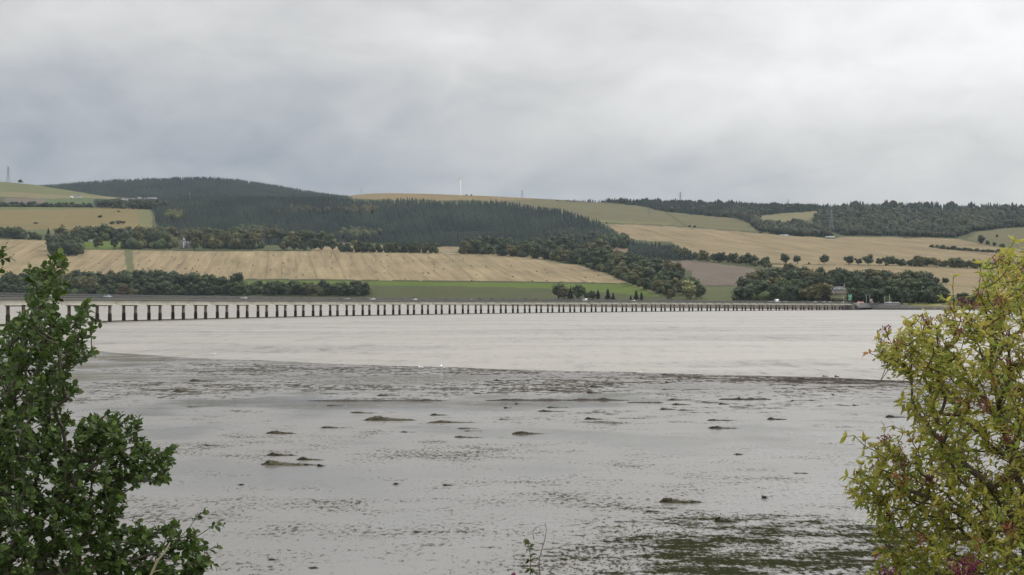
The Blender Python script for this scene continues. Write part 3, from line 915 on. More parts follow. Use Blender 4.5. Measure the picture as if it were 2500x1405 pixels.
# rock armour along the causeway
rk = Geo()
ico_v = np.array([(0, 0, 1), (.89, 0, .45), (.28, .85, .45), (-.72, .53, .45), (-.72, -.53, .45), (.28, -.85, .45), (.72, .53, -.45), (-.28, .85, -.45), (-.89, 0, -.45), (-.28, -.85, -.45), (.72, -.53, -.45), (0, 0, -1)])
ico_f = np.array([(0, 1, 2), (0, 2, 3), (0, 3, 4), (0, 4, 5), (0, 5, 1), (1, 6, 2), (2, 7, 3), (3, 8, 4), (4, 9, 5), (5, 10, 1), (6, 7, 2), (7, 8, 3), (8, 9, 4), (9, 10, 5), (10, 6, 1), (11, 7, 6), (11, 8, 7), (11, 9, 8), (11, 10, 9), (11, 6, 10)])
for _ in range(1500):
    x_ = rng.uniform(2066, 2250) if rng.random() < 0.8 else rng.uniform(2230, 2420)
    y_ = rng.uniform(744.5 if x_ < 2200 else 750, 757)
    p_ = place(x_, y_)
    sc_ = rng.uniform(0.35, 0.8) * np.array([rng.uniform(0.9, 1.5), 1, rng.uniform(0.6, 0.9)])
    v_ = ico_v * sc_ * rng.uniform(0.8, 1.2, (12, 1))
    dk_ = 1.0 if p_[2] > 1.3 else 0.42
    rk.add(v_ + p_, ico_f, np.array([1, 0.97, 0.93]) * rng.uniform(0.09, 0.21) * dk_)
tag(obj('rock_armour', rk, leafmat('rock', (0, 0, 0), (0, 0, 0), 0.9, 0.0, True)), 'grey boulders facing the causeway beside the bridge end', 'rocks', None, 'stuff')

# ------------------------------------------------------------------ trees of the far shore


def ico(sub=1):
    v, f = ico_v / np.linalg.norm(ico_v, axis=1)[:, None], ico_f
    for _ in range(sub):
        vs, fs, cache = list(v), [], {}

        def mid(a, b):
            k = (min(a, b), max(a, b))
            if k not in cache:
                q_ = vs[a] + vs[b]
                vs.append(q_ / np.linalg.norm(q_))
                cache[k] = len(vs) - 1
            return cache[k]
        for a, b, c in f:
            ab_, bc, ca = mid(a, b), mid(b, c), mid(c, a)
            fs += [(a, ab_, ca), (b, bc, ab_), (c, ca, bc), (ab_, bc, ca)]
        v, f = np.array(vs), np.array(fs)
    return v, f


ICO1 = ico(1)


def crown_geo(seed, shape):
    r = np.random.default_rng(seed)
    gg = Geo()
    cz, rx, rz_, nl, lr = {'round': (0.52, 0.40, 0.44, 20, 0.165), 'wide': (0.55, 0.54, 0.38, 22, 0.17),
                           'tall': (0.53, 0.22, 0.47, 18, 0.13), 'shrub': (0.45, 0.52, 0.45, 12, 0.22)}[shape]
    for k in range(nl):
        u = r.normal(size=3)
        u /= np.linalg.norm(u)
        c = np.array([0, 0, cz]) + u * np.array([rx, rx, rz_]) * r.uniform(0.25, 0.92)
        if shape == 'wide':
            c[2] = max(c[2], 0.36)
        rad = lr * r.uniform(0.75, 1.25)
        v, f = ICO1
        vv = v * rad * 0.82 * (1 + 0.40 * (r.random((len(v), 1)) - 0.5)) * np.array([1, 1, 0.85])
        ta, tb = r.random(), 0.65 + 0.75 * r.random()
        gg.add(vv + c, f, np.array([ta, tb, 0]))
        n = 46
        d = r.normal(size=(n, 3))
        d /= np.linalg.norm(d, axis=1)[:, None]
        pc = c + d * rad * r.uniform(0.80, 1.32, (n, 1)) * np.array([1, 1, 0.88])
        nn = d + r.normal(size=(n, 3)) * 0.6
        nn /= np.linalg.norm(nn, axis=1)[:, None]
        a = np.cross(nn, r.normal(size=(n, 3)))
        a /= np.linalg.norm(a, axis=1)[:, None]
        b2 = np.cross(nn, a)
        s = r.uniform(0.020, 0.052, (n, 1))
        q4 = np.stack([pc - a * s - b2 * s * .5, pc + a * s * .3 - b2 * s, pc + a * s + b2 * s * .4, pc - a * s * .2 + b2 * s], 1)
        tt = np.clip(ta + 0.5 * (r.random(n) - 0.5), 0, 1)
        lt = tb * r.uniform(0.65, 1.4, n)
        cc = np.stack([tt, lt, 0 * tt], -1)
        gg.add(q4.reshape(-1, 3), np.arange(4 * n).reshape(n, 4), np.repeat(cc, 4, 0))
    return gg


def trunk_geo(seed, shape):
    r = np.random.default_rng(seed)
    gg = Geo()
    top = 0.7
    gg.tube([(0, 0, -0.04), (0.004, 0, 0.12), (0.01, 0.01, 0.35), (0, 0.01, top)], [0.034, 0.024, 0.019, 0.006], 6)
    for k in range(5):
        a = r.uniform(0, 6.28)
        z0 = r.uniform(0.2, 0.42)
        e = np.array([math.cos(a) * 0.24, math.sin(a) * 0.24, z0 + 0.24])
        gg.tube([(0.005, 0.005, z0), e * 0.5 + np.array([0, 0, z0 * 0.5]), e], [0.013, 0.009, 0.004], 5)
    return gg


def conifer_geo(seed, tiers=9, sides=9):
    r = np.random.default_rng(seed)
    gg = Geo()
    for k in range(tiers):
        t = k / (tiers - 1)
        z = 0.10 + 0.78 * t
        rad = (0.19 * (1 - t) ** 0.8 + 0.025) * r.uniform(0.85, 1.15)
        n = sides * 2
        a = np.arange(n) / n * 2 * math.pi + r.uniform(0, 6)
        rr = rad * np.where(np.arange(n) % 2, 0.55, 1.0) * r.uniform(0.75, 1.2, n)
        ring = np.stack([np.cos(a) * rr, np.sin(a) * rr, z - 0.05 * rr / rad + 0 * a], -1)
        V = np.r_[ring, [[0, 0, z + 0.13]], [[0, 0, z + 0.0]]]
        i = np.arange(n)
        j = (i + 1) % n
        tc_ = np.array([r.random(), 0.8 + 0.4 * r.random(), 0])
        gg.add(V, [np.stack([i, j, np.full(n, n)], -1), np.stack([j, i, np.full(n, n + 1)], -1)], tc_)
    return gg


BARK = mat('bark', (0.075, 0.062, 0.05), 0.95, 0.3, 3.0)
LM = {
    'dark': leafmat('foliage_dark', (0.034, 0.050, 0.022), (0.062, 0.078, 0.031)),
    'mid': leafmat('foliage_green', (0.048, 0.068, 0.025), (0.084, 0.100, 0.034)),
    'olive': leafmat('foliage_olive', (0.080, 0.080, 0.030), (0.125, 0.115, 0.042)),
    'pale': leafmat('foliage_pale', (0.24, 0.25, 0.10), (0.28, 0.28, 0.12)),
    'bright': leafmat('foliage_bright', (0.055, 0.085, 0.028), (0.075, 0.105, 0.034)),
    'rust': leafmat('foliage_rust', (0.095, 0.060, 0.032), (0.13, 0.075, 0.038)),
    'spruce': leafmat('foliage_spruce', (0.018, 0.030, 0.020), (0.030, 0.044, 0.027)),
}
CROWN = {s: [crown_geo(100 * k + 7 * len(s), s).mesh('crown') for k in range(5)] for s in ('round', 'wide', 'tall', 'shrub')}
TRUNK = [trunk_geo(k, 'round').mesh('trunk', True) for k in range(4)]
CONI = [conifer_geo(k).mesh('crown') for k in range(5)]
CTR = Geo().tube([(0, 0, -0.03), (0, 0, 0.3), (0, 0, 0.9)], [0.022, 0.016, 0.004], 6).mesh('trunk', True)
for ms in CROWN.values():
    for me in ms:
        me.materials.append(LM['dark'])
for me in CONI:
    me.materials.append(LM['spruce'])
for me in TRUNK + [CTR]:
    me.materials.append(BARK)
tr_rng = np.random.default_rng(5)


def hidden_house(x, y, h):
    return 2022 < x < 2076 and y > 708 and y - h < 720


def tree(x, y, hpx, shape='round', tone='dark', label='', group=None, wide=1.0, lmin=0.0, lmax=7.0, cat=None):
    p = place(x, y, lmin, lmax)
    h = hpx * p[1] / F
    nm = {'conifer': 'conifer_tree', 'shrub': 'bush'}.get(shape, 'broadleaf_tree')
    ct = {'conifer': 'conifer tree', 'shrub': 'bush'}.get(shape, 'tree')
    s = h * (1.0 if shape != 'shrub' else 1.05)
    o = thing(nm, label, ct, (p[0], p[1], p[2] - 0.2), tr_rng.uniform(0, 6.28), group, (s * wide, s * wide, s))
    if shape == 'conifer':
        me, tm = CONI[tr_rng.integers(5)], CTR
    else:
        me, tm = CROWN[shape][tr_rng.integers(5)], TRUNK[tr_rng.integers(4)]
    c = obj('crown', me, None, o)
    c.material_slots[0].link = 'OBJECT'
    c.material_slots[0].material = LM[tone]
    obj('trunk', tm, None, o)
    return o


def pick(opts):
    ks = list(opts)
    pr = np.array([opts[k] for k in ks], float)
    return ks[tr_rng.choice(len(ks), p=pr / pr.sum())]


UNDER = []


def belt(pts, step, h, tones, shapes, label, group, wide=(0.9, 1.2), jit=3.0, lmin=0.0, lmax=7.0):
    """trees along a line of ground points; h may be (lo, hi)"""
    pts = np.array(pts, float)
    seg = np.hypot(*np.diff(pts, axis=0).T)
    cum = np.r_[0, np.cumsum(seg)]
    big = h[0] > 12 and 'shrub' not in shapes
    if big:
        step, h = step * 1.42, (h[0] * 1.16, h[1] * 1.22)
        u = 0.0
        while u < cum[-1]:
            UNDER.append((np.interp(u, cum, pts[:, 0]) + tr_rng.uniform(-4, 4), np.interp(u, cum, pts[:, 1]) - tr_rng.uniform(-1, 5), tr_rng.uniform(0.35, 0.68) * h[0], pick(tones), lmin, lmax))
            u += 6.5
    elif 'shrub' not in shapes:
        u = 0.0
        while u < cum[-1]:
            UNDER.append((np.interp(u, cum, pts[:, 0]), np.interp(u, cum, pts[:, 1]), tr_rng.uniform(0.5, 0.9) * h[0], pick(tones), lmin, lmax))
            u += 5
    t = step * 0.3
    while t < cum[-1]:
        x = np.interp(t, cum, pts[:, 0])
        y = np.interp(t, cum, pts[:, 1])
        if hidden_house(x, y, h[1]):
            t += step * 0.5
            continue
        sh = pick(shapes)
        tree(x + tr_rng.uniform(-2, 2), y + tr_rng.uniform(-jit, jit) * 0.5, tr_rng.uniform(*h), sh, pick(tones) if sh != 'conifer' else 'spruce',
             label, group, tr_rng.uniform(*wide), lmin, lmax)
        t += step * tr_rng.uniform(0.75, 1.25)


DK = {'dark': 6, 'mid': 3, 'olive': 1}
RD = {'round': 6, 'wide': 3}
# A belt along the far shore behind the left half of the bridge
LA = 'broadleaf tree in the dense belt along the far shore behind the bridge'
GA = 'trees of the shore belt behind the bridge'
belt([(-60, 697), (430, 697)], 24, (30, 36), DK, RD, 'dark green ' + LA, GA, (1.0, 1.3))
belt([(-60, 710), (600, 707)], 25, (30, 38), {'dark': 4, 'mid': 4, 'olive': 2}, RD, 'dark green ' + LA, GA, (1.0, 1.3))
belt([(-60, 724), (430, 722), (640, 720), (900, 722)], 22, (25, 33), {'dark': 5, 'mid': 4, 'olive': 2}, RD, 'dark green ' + LA, GA, (1.0, 1.3))
belt([(620, 712), (900, 714)], 25, (22, 28), DK, RD, 'dark green ' + LA, GA, (1.0, 1.3))
tree(362, 703, 50, 'wide', 'dark', 'large dark round tree standing above the shore belt at the foot of the stubble field', None, 1.0)
tree(405, 702, 40, 'round', 'dark', 'dark tree just right of the largest tree above the shore belt', None, 1.1)
tree(425, 702, 32, 'conifer', 'spruce', 'small pointed conifer at the right shoulder of the two dark shore trees', None, 1.3)
tree(195, 722, 48, 'round', 'olive', 'olive brown tree at the left of the shore belt beside the leafy bush', None, 1.0)
tree(230, 722, 42, 'round', 'olive', 'olive green tree second from the leafy bush in the shore belt', None, 1.0)
tree(250, 728, 28, 'round', 'bright', 'small bright green tree above the silver car on the bridge', None, 1.1)
tree(300, 727, 35, 'tall', 'rust', 'slim rusty brown tree in front of the shore belt', None, 1.2)
tree(325, 728, 28, 'round', 'olive', 'yellowish small tree just right of the rusty slim tree', None, 1.0)
tree(885, 722, 36, 'round', 'dark', 'last dark tree at the right end of the shore belt', None, 1.1)
for k, x_ in enumerate((168, 182, 196, 208)):
    tree(x_, 724, 11, 'shrub', 'rust', 'rust red bracken bush low on the shore behind the bridge railing', 'rust red bracken bushes', 1.3)
# B rounded copse in the stubble
LB = 'dark tree of the rounded copse standing in the left stubble field'
belt([(124, 604), (200, 603)], 22, (28, 34), {'dark': 5, 'mid': 2}, RD, LB, 'trees of the rounded copse', (1.0, 1.3))
belt([(122, 615), (203, 615)], 20, (30, 35), {'dark': 5, 'mid': 2}, RD, LB, 'trees of the rounded copse', (1.0, 1.3))
belt([(126, 625), (196, 625)], 19, (28, 34), {'dark': 6, 'mid': 1}, RD, LB, 'trees of the rounded copse', (1.0, 1.3))
# C parkland
LC = 'broadleaf tree of the parkland wood around the stone mansion'
GC_ = 'trees of the mansion parkland'
belt([(2, 584), (62, 584)], 15, (25, 31), DK, RD, 'dark tree of the small grove above the left stubble field', 'trees of the left grove', (1.0, 1.2))
belt([(72, 585), (104, 586)], 14, (14, 18), DK, RD, 'low tree beside the left grove above the stubble field', 'low trees beside the left grove', (1.0, 1.2))
tree(118, 587, 32, 'conifer', 'spruce', 'broad dark conifer left of the parkland trees', None, 1.5)
tree(152, 582, 38, 'conifer', 'spruce', 'tall spiky conifer rising above the rounded copse', None, 1.6)
tree(314, 590, 38, 'conifer', 'spruce', 'dark conifer spike above the green strip between the stubble fields', None, 1.3)
belt([(140, 590), (400, 584)], 21, (27, 34), {'dark': 3, 'mid': 3, 'olive': 2}, RD, 'mixed ' + LC, GC_, (1.0, 1.25))
belt([(385, 590), (640, 592), (820, 600)], 21, (27, 36), {'mid': 3, 'olive': 3, 'dark': 3}, RD, 'mixed ' + LC, GC_, (1.0, 1.25))
belt([(300, 608), (425, 607)], 19, (38, 48), {'mid': 3, 'olive': 4, 'dark': 2}, {'round': 3, 'tall': 2}, 'mixed ' + LC, GC_, (0.72, 0.95))
belt([(500, 608), (640, 608)], 23, (30, 40), {'mid': 3, 'olive': 4, 'dark': 2}, {'round': 3}, 'mixed ' + LC, GC_, (0.9, 1.15))
for x_, y_, h_, sh, tn_, lb in (
        (238, 606, 31, 'round', 'olive', 'olive tree on the bright lawn left of the mansion'),
        (278, 606, 25, 'round', 'bright', 'light green small tree on the bright lawn'),
        (476, 610, 34, 'round', 'olive', 'rounded olive tree just right of the mansion'),
        (521, 610, 32, 'round', 'olive', 'rounded olive tree second to the right of the mansion'),
        (577, 610, 32, 'round', 'olive', 'rounded olive tree third to the right of the mansion'),
        (616, 610, 38, 'tall', 'olive', 'tall olive tree fourth to the right of the mansion'),
        (688, 612, 22, 'round', 'olive', 'small yellowish tree by itself on the park edge'),
        (742, 614, 28, 'round', 'dark', 'dark bushy tree at the corner where two stubble fields meet')):
    tree(x_, y_, h_, sh, tn_, lb, None, 1.25 if sh == 'tall' else 1.0)
for x_, h_ in ((700, 32), (720, 38), (765, 32), (785, 28), (812, 26)):
    tree(x_, 611, h_, 'round', pick(DK), 'dark ' + LC + ' at its right end', 'dark parkland trees at the right end', 1.1)
# D line of trees along the top of the stubble field
LD = 'tree in the gapped row along the top edge of the long stubble field'
for x_, h_ in ((833, 24), (850, 22), (868, 27), (886, 26), (905, 24), (922, 25), (938, 22), (955, 24), (970, 22), (985, 25), (1000, 27), (1015, 26), (1030, 24), (1046, 25), (1060, 25)):
    UNDER.append((x_ + 6, 615 + (x_ - 830) * 0.012, h_ * tr_rng.uniform(0.3, 0.75), pick({'dark': 3, 'olive': 1, 'mid': 2}), 0.0, 7.0))
    tree(x_ + tr_rng.uniform(-4, 4), 616 + (x_ - 830) * 0.012, h_ * tr_rng.uniform(0.95, 1.3), pick({'round': 4, 'tall': 2}), pick({'dark': 3, 'mid': 2, 'olive': 1}), LD, 'row of trees above the stubble field', 1.0)
# E diagonal belt
LE = 'leafy tree in the broad diagonal belt running down to the bridge'
GE = 'trees of the diagonal belt'
ME = {'dark': 4, 'mid': 4, 'olive': 2}
belt([(1128, 619), (1200, 622), (1330, 632), (1420, 648), (1500, 675), (1545, 694), (1590, 712), (1640, 724)], 20, (26, 34), ME, RD, LE, GE, (1.0, 1.25))
belt([(1140, 614), (1300, 615), (1400, 628), (1480, 650), (1560, 680), (1620, 705), (1690, 722)], 20, (28, 36), ME, RD, LE, GE, (1.0, 1.25))
belt([(1300, 608), (1400, 612), (1480, 630), (1550, 658), (1640, 690), (1700, 708)], 22, (26, 36), ME, RD, LE, GE, (1.0, 1.25))
belt([(1500, 640), (1580, 655), (1660, 672)], 20, (26, 30), ME, RD, LE, GE, (1.0, 1.25))
tree(1684, 730, 54, 'tall', 'pale', 'pale yellow green willowy tree at the foot of the diagonal belt', None, 1.5)
tree(1712, 730, 36, 'round', 'mid', 'grey green tree beside the pale willowy tree', None, 1.0)
tree(1640, 732, 26, 'round', 'olive', 'low olive tree left of the pale willowy tree', None, 1.2)
belt([(1430, 604), (1540, 608)], 15, (18, 24), DK, RD, 'dark tree at the lower tip of the forested slope', 'trees at the tip of the forested slope', (1.0, 1.3))
# G hedgerow trees on the right
LG = 'tree in the hedgerow along the lower edge of the big upper field'
GG = 'hedgerow trees below the big upper field'
belt([(1640, 632), (1700, 636), (1790, 642), (1880, 654)], 17, (18, 27), {'mid': 3, 'olive': 3, 'dark': 2}, RD, LG, GG, (1.0, 1.3))
for x_, y_, h_, sh, tn_, lb in (
        (1823, 648, 32, 'wide', 'dark', 'dark spreading tree at the right of the ploughed field'),
        (1918, 643, 26, 'round', 'dark', 'dark upright tree left of the pair by the wood corner'),
        (1947, 645, 24, 'wide', 'dark', 'dark rounded tree at the upper corner of the shore wood'),
        (2012, 646, 26, 'wide', 'dark', 'lone dark round tree standing by itself in the pale field'),
        (2072, 648, 27, 'wide', 'dark', 'first dark tree of the four in line right of the lone tree'),
        (2096, 648, 20, 'wide', 'dark', 'smallest of the four dark trees in line'),
        (2121, 649, 29, 'wide', 'dark', 'tallest of the four dark trees in line'),
        (2148, 649, 22, 'wide', 'dark', 'last of the four dark trees in line before the grey hedge'),
        (2251, 651, 24, 'round', 'dark', 'dark tree standing out of the grey green hedge'),
        (1975, 646, 6, 'shrub', 'dark', 'tiny bush left of the lone round tree')):
    tree(x_, y_, h_, sh, tn_, lb, None, 1.0)
belt([(2165, 649), (2300, 652), (2420, 658), (2540, 664)], 16, (17, 24), {'mid': 3, 'olive': 3}, RD, 'grey green tree of the continuous hedge behind the berry shrub', 'grey green hedge trees', (1.2, 1.5))
belt([(2272, 604), (2300, 608), (2380, 614), (2440, 617)], 14, (7, 11), {'mid': 3, 'dark': 2}, {'round': 1, 'wide': 1}, 'low hedge tree across the upper right stubble field', 'low hedge across the upper field', (1.3, 1.9))
tree(2396, 596, 24, 'round', 'dark', 'largest of the small dark trees on the upper right pasture', None, 1.0)
for x_, y_, h_, lb in ((2412, 599, 13, 'small dark tree just right of the largest pasture tree'), (2428, 602, 12, 'small dark tree farther right on the pasture edge'),
                       (2447, 608, 15, 'dark small tree just above the tip of the berry shrub'), (2434, 580, 8, 'tiny round bush high on the upper right pasture')):
    tree(x_, y_, h_, 'round', 'dark', lb, None, 1.1)
belt([(1470, 546), (1500, 547)], 30, (3, 5), DK, {'shrub': 1}, 'dot of gorse on the hill pasture edge', None)
for x_ in (1683, 1697, 1858):
    tree(x_, 555 + (x_ - 1683) * 0.085, 6, 'shrub', 'dark', 'dark gorse bush on the wall line below the hill pasture', 'gorse bushes on the wall line', 1.4)
# H wood behind the right end of the bridge
LH_ = 'dark tree of the dense wood behind the right end of the bridge'
GH_ = 'trees of the wood at the bridge end'
MH = {'dark': 6, 'mid': 3, 'olive': 1}
belt([(1800, 736), (1900, 737), (2000, 738), (2030, 738)], 21, (34, 44), MH, RD, LH_, GH_, (1.0, 1.25))
belt([(2075, 739), (2200, 741), (2310, 742)], 21, (34, 42), MH, RD, LH_, GH_, (1.0, 1.25))
belt([(1815, 722), (1900, 720), (2020, 716), (2160, 720), (2300, 724)], 22, (36, 44), MH, RD, LH_, GH_, (1.0, 1.25))
belt([(1840, 705), (1930, 700), (2050, 700), (2160, 703), (2260, 710)], 22, (34, 42), MH, RD, LH_, GH_, (1.0, 1.25))
belt([(1865, 690), (1930, 683), (2060, 692), (2120, 692), (2180, 698)], 24, (28, 34), MH, RD, LH_, GH_, (1.0, 1.25))
tree(2014, 712, 54, 'conifer', 'spruce', 'tall dark conifer standing just behind the stone house', None, 1.3)
tree(2132, 718, 54, 'conifer', 'spruce', 'tall dark conifer right of the stone house in the wood', None, 1.3)
tree(1905, 735, 55, 'tall', 'bright', 'lighter green slim tree in the dark wood', None, 1.4)
belt([(2020, 736), (2075, 737)], 10, (9, 12), {'mid': 2, 'olive': 1, 'dark': 1}, RD, 'low tree below the stone house', 'low trees below the stone house', (1.2, 1.6))
tree(2268, 690, 25, 'round', 'dark', 'dark tree on the skyline edge of the right wood', None, 1.1)
tree(2288, 692, 17, 'round', 'dark', 'smaller dark tree beside it at the field edge', None, 1.1)
tree(2309, 694, 18, 'round', 'dark', 'lone small tree at the right tip of the shore wood', None, 1.1)
tree(1928, 668, 30, 'wide', 'olive', 'olive rounded tree at the top corner of the shore wood', None, 1.1)
for x_, y_, h_ in ((2222, 744, 20), (2205, 744, 17)):
    tree(x_, y_, h_, 'round', 'mid', 'young slim tree on the verge by the lamp posts', 'young verge trees', 0.8)
belt([(2320, 745), (2480, 748)], 20, (16, 30), DK, RD, 'dark tree on the shore behind the berry shrub', 'shore trees behind the berry shrub', (1.0, 1.2))
# I small stand in front of the meadow
for x_, y_, h_, sh, tn_, lb in (
        (1363, 731, 43, 'tall', 'mid', 'tall green poplar at the left of the small stand below the meadow'),
        (1378, 731, 34, 'tall', 'olive', 'slimmer poplar beside the tall one below the meadow'),
        (1393, 731, 34, 'conifer', 'spruce', 'dark pointed conifer between the poplar and the round tree'),
        (1414, 731, 37, 'round', 'mid', 'round green tree above the white van on the bridge'),
        (1432, 731, 20, 'round', 'dark', 'low dark tree right of the round green tree'),
        (1446, 731, 24, 'round', 'dark', 'dark low tree left of the spiky conifer'),
        (1460, 731, 26, 'conifer', 'spruce', 'squat dark conifer left of the slender spike'),
        (1484, 732, 30, 'conifer', 'spruce', 'slender spiky conifer at the right of the small stand'),
        (1497, 732, 20, 'conifer', 'spruce', 'low conifer at the right end of the small stand'),
        (1540, 733, 14, 'conifer', 'spruce', 'lowest of the three young conifers below the meadow'),
        (1553, 733, 27, 'conifer', 'spruce', 'tallest of the three young conifers below the meadow'),
        (1566, 733, 22, 'conifer', 'spruce', 'right one of the three young conifers below the meadow')):
    tree(x_, y_, h_, sh, tn_, lb, None, 1.6 if sh in ('conifer', 'tall') else 1.1)
belt([(880, 731), (1340, 733)], 26, (3, 7), {'mid': 3, 'olive': 2, 'dark': 2}, {'shrub': 1}, 'low scrub bush on the rough bank behind the bridge railing', 'scrub bushes on the rough bank', (1.4, 2.2))
belt([(440, 728), (640, 730), (860, 731)], 26, (4, 8), {'olive': 3, 'rust': 1, 'mid': 2}, {'shrub': 1}, 'low scrub bush on the shore below the tree belt', 'scrub bushes below the shore belt', (1.4, 2.2))
# L dark hedgerow wood on the left hill
belt([(-20, 505), (228, 507)], 13, (10, 17), {'dark': 5, 'mid': 1}, RD, 'dark tree of the hedgerow between the left hill fields', 'hedgerow trees between the left hill fields', (1.1, 1.4), 1.0, 4.5)
belt([(240, 508), (400, 512)], 15, (16, 20), {'dark': 5, 'mid': 1}, RD, 'dark tree of the wood at the corner of the left upper field', 'wood at the corner of the upper field', (1.1, 1.4), 1.0, 4.5)
belt([(250, 503), (400, 505)], 16, (14, 17), {'dark': 5}, RD, 'dark tree of the wood at the corner of the left upper field', 'wood at the corner of the upper field', (1.1, 1.4), 1.0, 4.5)
tree(50, 448, 11, 'wide', 'dark', 'lone dark tree on the bare hill crest below the pylon', None, 1.2, 5.0)
for x_, y_, h_ in ((88, 547, 5), (245, 532, 7), (290, 518, 4), (275, 548, 8), (290, 547, 9), (303, 546, 6)):
    tree(x_, y_, h_, 'shrub', 'dark', 'patch of gorse in the left upper field', 'gorse patches in the left upper field', 1.8)
for x_ in (1139, 1151):
    tree(x_, 478.5, 4, 'shrub', 'dark', 'dot of a bush on the crest right of the wind turbine', 'bushes on the crest by the turbine', 1.3, 5.0)

# ------------------------------------------------------------------ plantation forests (too many trees to count)


def lo_conifer(r):
    V, Fs, n0 = [], [], 0
    for z0, z1, rad in ((0.05, 0.52, 0.20), (0.36, 0.8, 0.15), (0.64, 1.0, 0.09)):
        n = 7
        a = np.arange(n) / n * 6.283 + r.uniform(0, 6)
        rr = rad * r.uniform(0.65, 1.2, n)
        V.append(np.r_[np.stack([np.cos(a) * rr, np.sin(a) * rr, z0 + r.uniform(-.03, .03, n)], -1), [[0, 0, z1]]])
        i = np.arange(n)
        Fs.append(np.stack([i, (i + 1) % n, np.full(n, n)], -1) + n0)
        n0 += n + 1
    return np.concatenate(V), np.concatenate(Fs)


def lo_round(r):
    v, f = ICO1
    d = 1 + 0.7 * (r.random((len(v), 1)) - 0.5)
    V = v * d * np.array([0.42, 0.42, 0.46]) + np.array([0, 0, 0.52])
    return V, f


fr_ = np.random.default_rng(21)
BASE_C = [lo_conifer(fr_) for _ in range(6)]
BASE_R = [lo_round(fr_) for _ in range(6)]


def scatter(geo, P, H_, W_, bases, cols):
    P, H_, W_, cols = np.asarray(P), np.asarray(H_), np.asarray(W_), np.asarray(cols)
    pick_ = fr_.integers(len(bases), size=len(P))
    for k, (bv, bf) in enumerate(bases):
        s = np.where(pick_ == k)[0]
        if not len(s):
            continue
        a = fr_.uniform(0, 6.283, len(s))
        ca, sa = np.cos(a), np.sin(a)
        x = (bv[None, :, 0] * ca[:, None] - bv[None, :, 1] * sa[:, None]) * W_[s, None]
        y = (bv[None, :, 0] * sa[:, None] + bv[None, :, 1] * ca[:, None]) * W_[s, None]
        z = bv[None, :, 2] * H_[s, None]
        V = np.stack([x, y, z], -1) + P[s][:, None]
        Fi = bf[None] + (np.arange(len(s)) * len(bv))[:, None, None]
        geo.add(V.reshape(-1, 3), Fi.reshape(-1, 3), np.repeat(cols[s], len(bv), 0))


def grid_pts(xs, ys, lmin=0, lmax=9):
    """ground points for many pixels at once"""
    return np.array([place(a, b_, lmin, lmax) for a, b_ in zip(xs, ys)])


def fill(poly, sx, sy, jit=0.9):
    P = np.array(poly)
    x0, x1, y0, y1 = P[:, 0].min(), P[:, 0].max(), P[:, 1].min(), P[:, 1].max()
    X, Y = np.meshgrid(np.arange(x0, x1, sx), np.arange(y0, y1, sy))
    X = X + fr_.uniform(-jit, jit, X.shape) * sx * 0.5 + (np.arange(X.shape[0]) % 2)[:, None] * sx * 0.5
    Y = Y + fr_.uniform(-jit, jit, Y.shape) * sy * 0.5
    k = inpoly(X, Y, P)
    return X[k], Y[k]


def spruce_cols(n, x, y, warm=0.0):
    pat = vnoise(x / 60, y / 14, 31)
    L_ = (0.55 + 0.9 * pat) * fr_.uniform(0.75, 1.25, n)
    base = np.stack([0.017 + 0.007 * pat, 0.028 + 0.006 * pat, 0.026 - 0.003 * pat], -1)
    return base * (0.25 + 0.75 * L_[:, None])


FOR = leafmat('forest', (0, 0, 0), (0, 0, 0), 0.8, 0.0, True, 0.2)
X, Y = fill(MAIN, 4.6, 2.3)
# racks: unplanted lines running down the slope
u = X + (Y - 500) * -0.35 + 6 * vnoise(X / 60, Y / 30, 33)
keep = (np.mod(u, 31) > 4.5) & ~((np.abs(X - 1130 - (Y - 560) * 1.2) < 70) & (np.abs(Y - 573) < 7))
X, Y = X[keep], Y[keep]
P = grid_pts(X, Y, 3.3, 6.5)
hm = (13 + 4.5 * fr_.random(len(X))) * (0.75 + 0.5 * vnoise(X / 90, Y / 16, 34))
H_ = hm * P[:, 1] / F
fo = Geo()
scatter(fo, P, H_, H_ * fr_.uniform(0.85, 1.15, len(X)), BASE_C, spruce_cols(len(X), X, Y) * 1.2)
tag(obj('plantation_forest', fo, FOR), 'dark conifer plantation covering the middle slope in ranks', 'forest', None, 'stuff')
# autumn broadleaves among the plantation
fo = Geo()
xs, ys, cs = [], [], []
for (a, b_, n_, sx_, sy_, cc) in ((760, 524, 26, 60, 7, (0.062, 0.056, 0.032)), (870, 524, 24, 60, 8, (0.07, 0.068, 0.033)), (430, 535, 30, 28, 9, (0.10, 0.105, 0.035)), (905, 522, 10, 20, 6, (0.09, 0.066, 0.036)),
                                   (880, 580, 60, 48, 8, (0.085, 0.095, 0.045)), (620, 572, 44, 45, 8, (0.075, 0.09, 0.038)), (1490, 590, 40, 40, 10, (0.055, 0.075, 0.03)), (1400, 585, 30, 50, 8, (0.055, 0.06, 0.04)), (500, 580, 50, 90, 8, (0.06, 0.075, 0.035))):
    xs += list(a + fr_.normal(size=n_) * sx_ * 0.5)
    ys += list(b_ + fr_.normal(size=n_) * sy_ * 0.5)
    cs += [np.array(cc) * 0.72 * fr_.uniform(0.7, 1.3) for _ in range(n_)]
P = grid_pts(xs, ys, 3.3, 6.5)
H_ = fr_.uniform(15, 20, len(xs)) * P[:, 1] / F
scatter(fo, P, H_, H_ * 0.85, BASE_R, cs)
tag(obj('mixed_wood', fo, FOR), 'olive and brown broadleaf patches mixed into the dark plantation', 'wood', None, 'stuff')
# smaller trees and undergrowth that close the belts (too many and too small to count)
UC = {'dark': (0.042, 0.058, 0.026), 'mid': (0.066, 0.085, 0.031), 'olive': (0.100, 0.098, 0.037), 'bright': (0.06, 0.09, 0.03), 'rust': (0.1, 0.065, 0.034)}
ICO2 = ico(2)


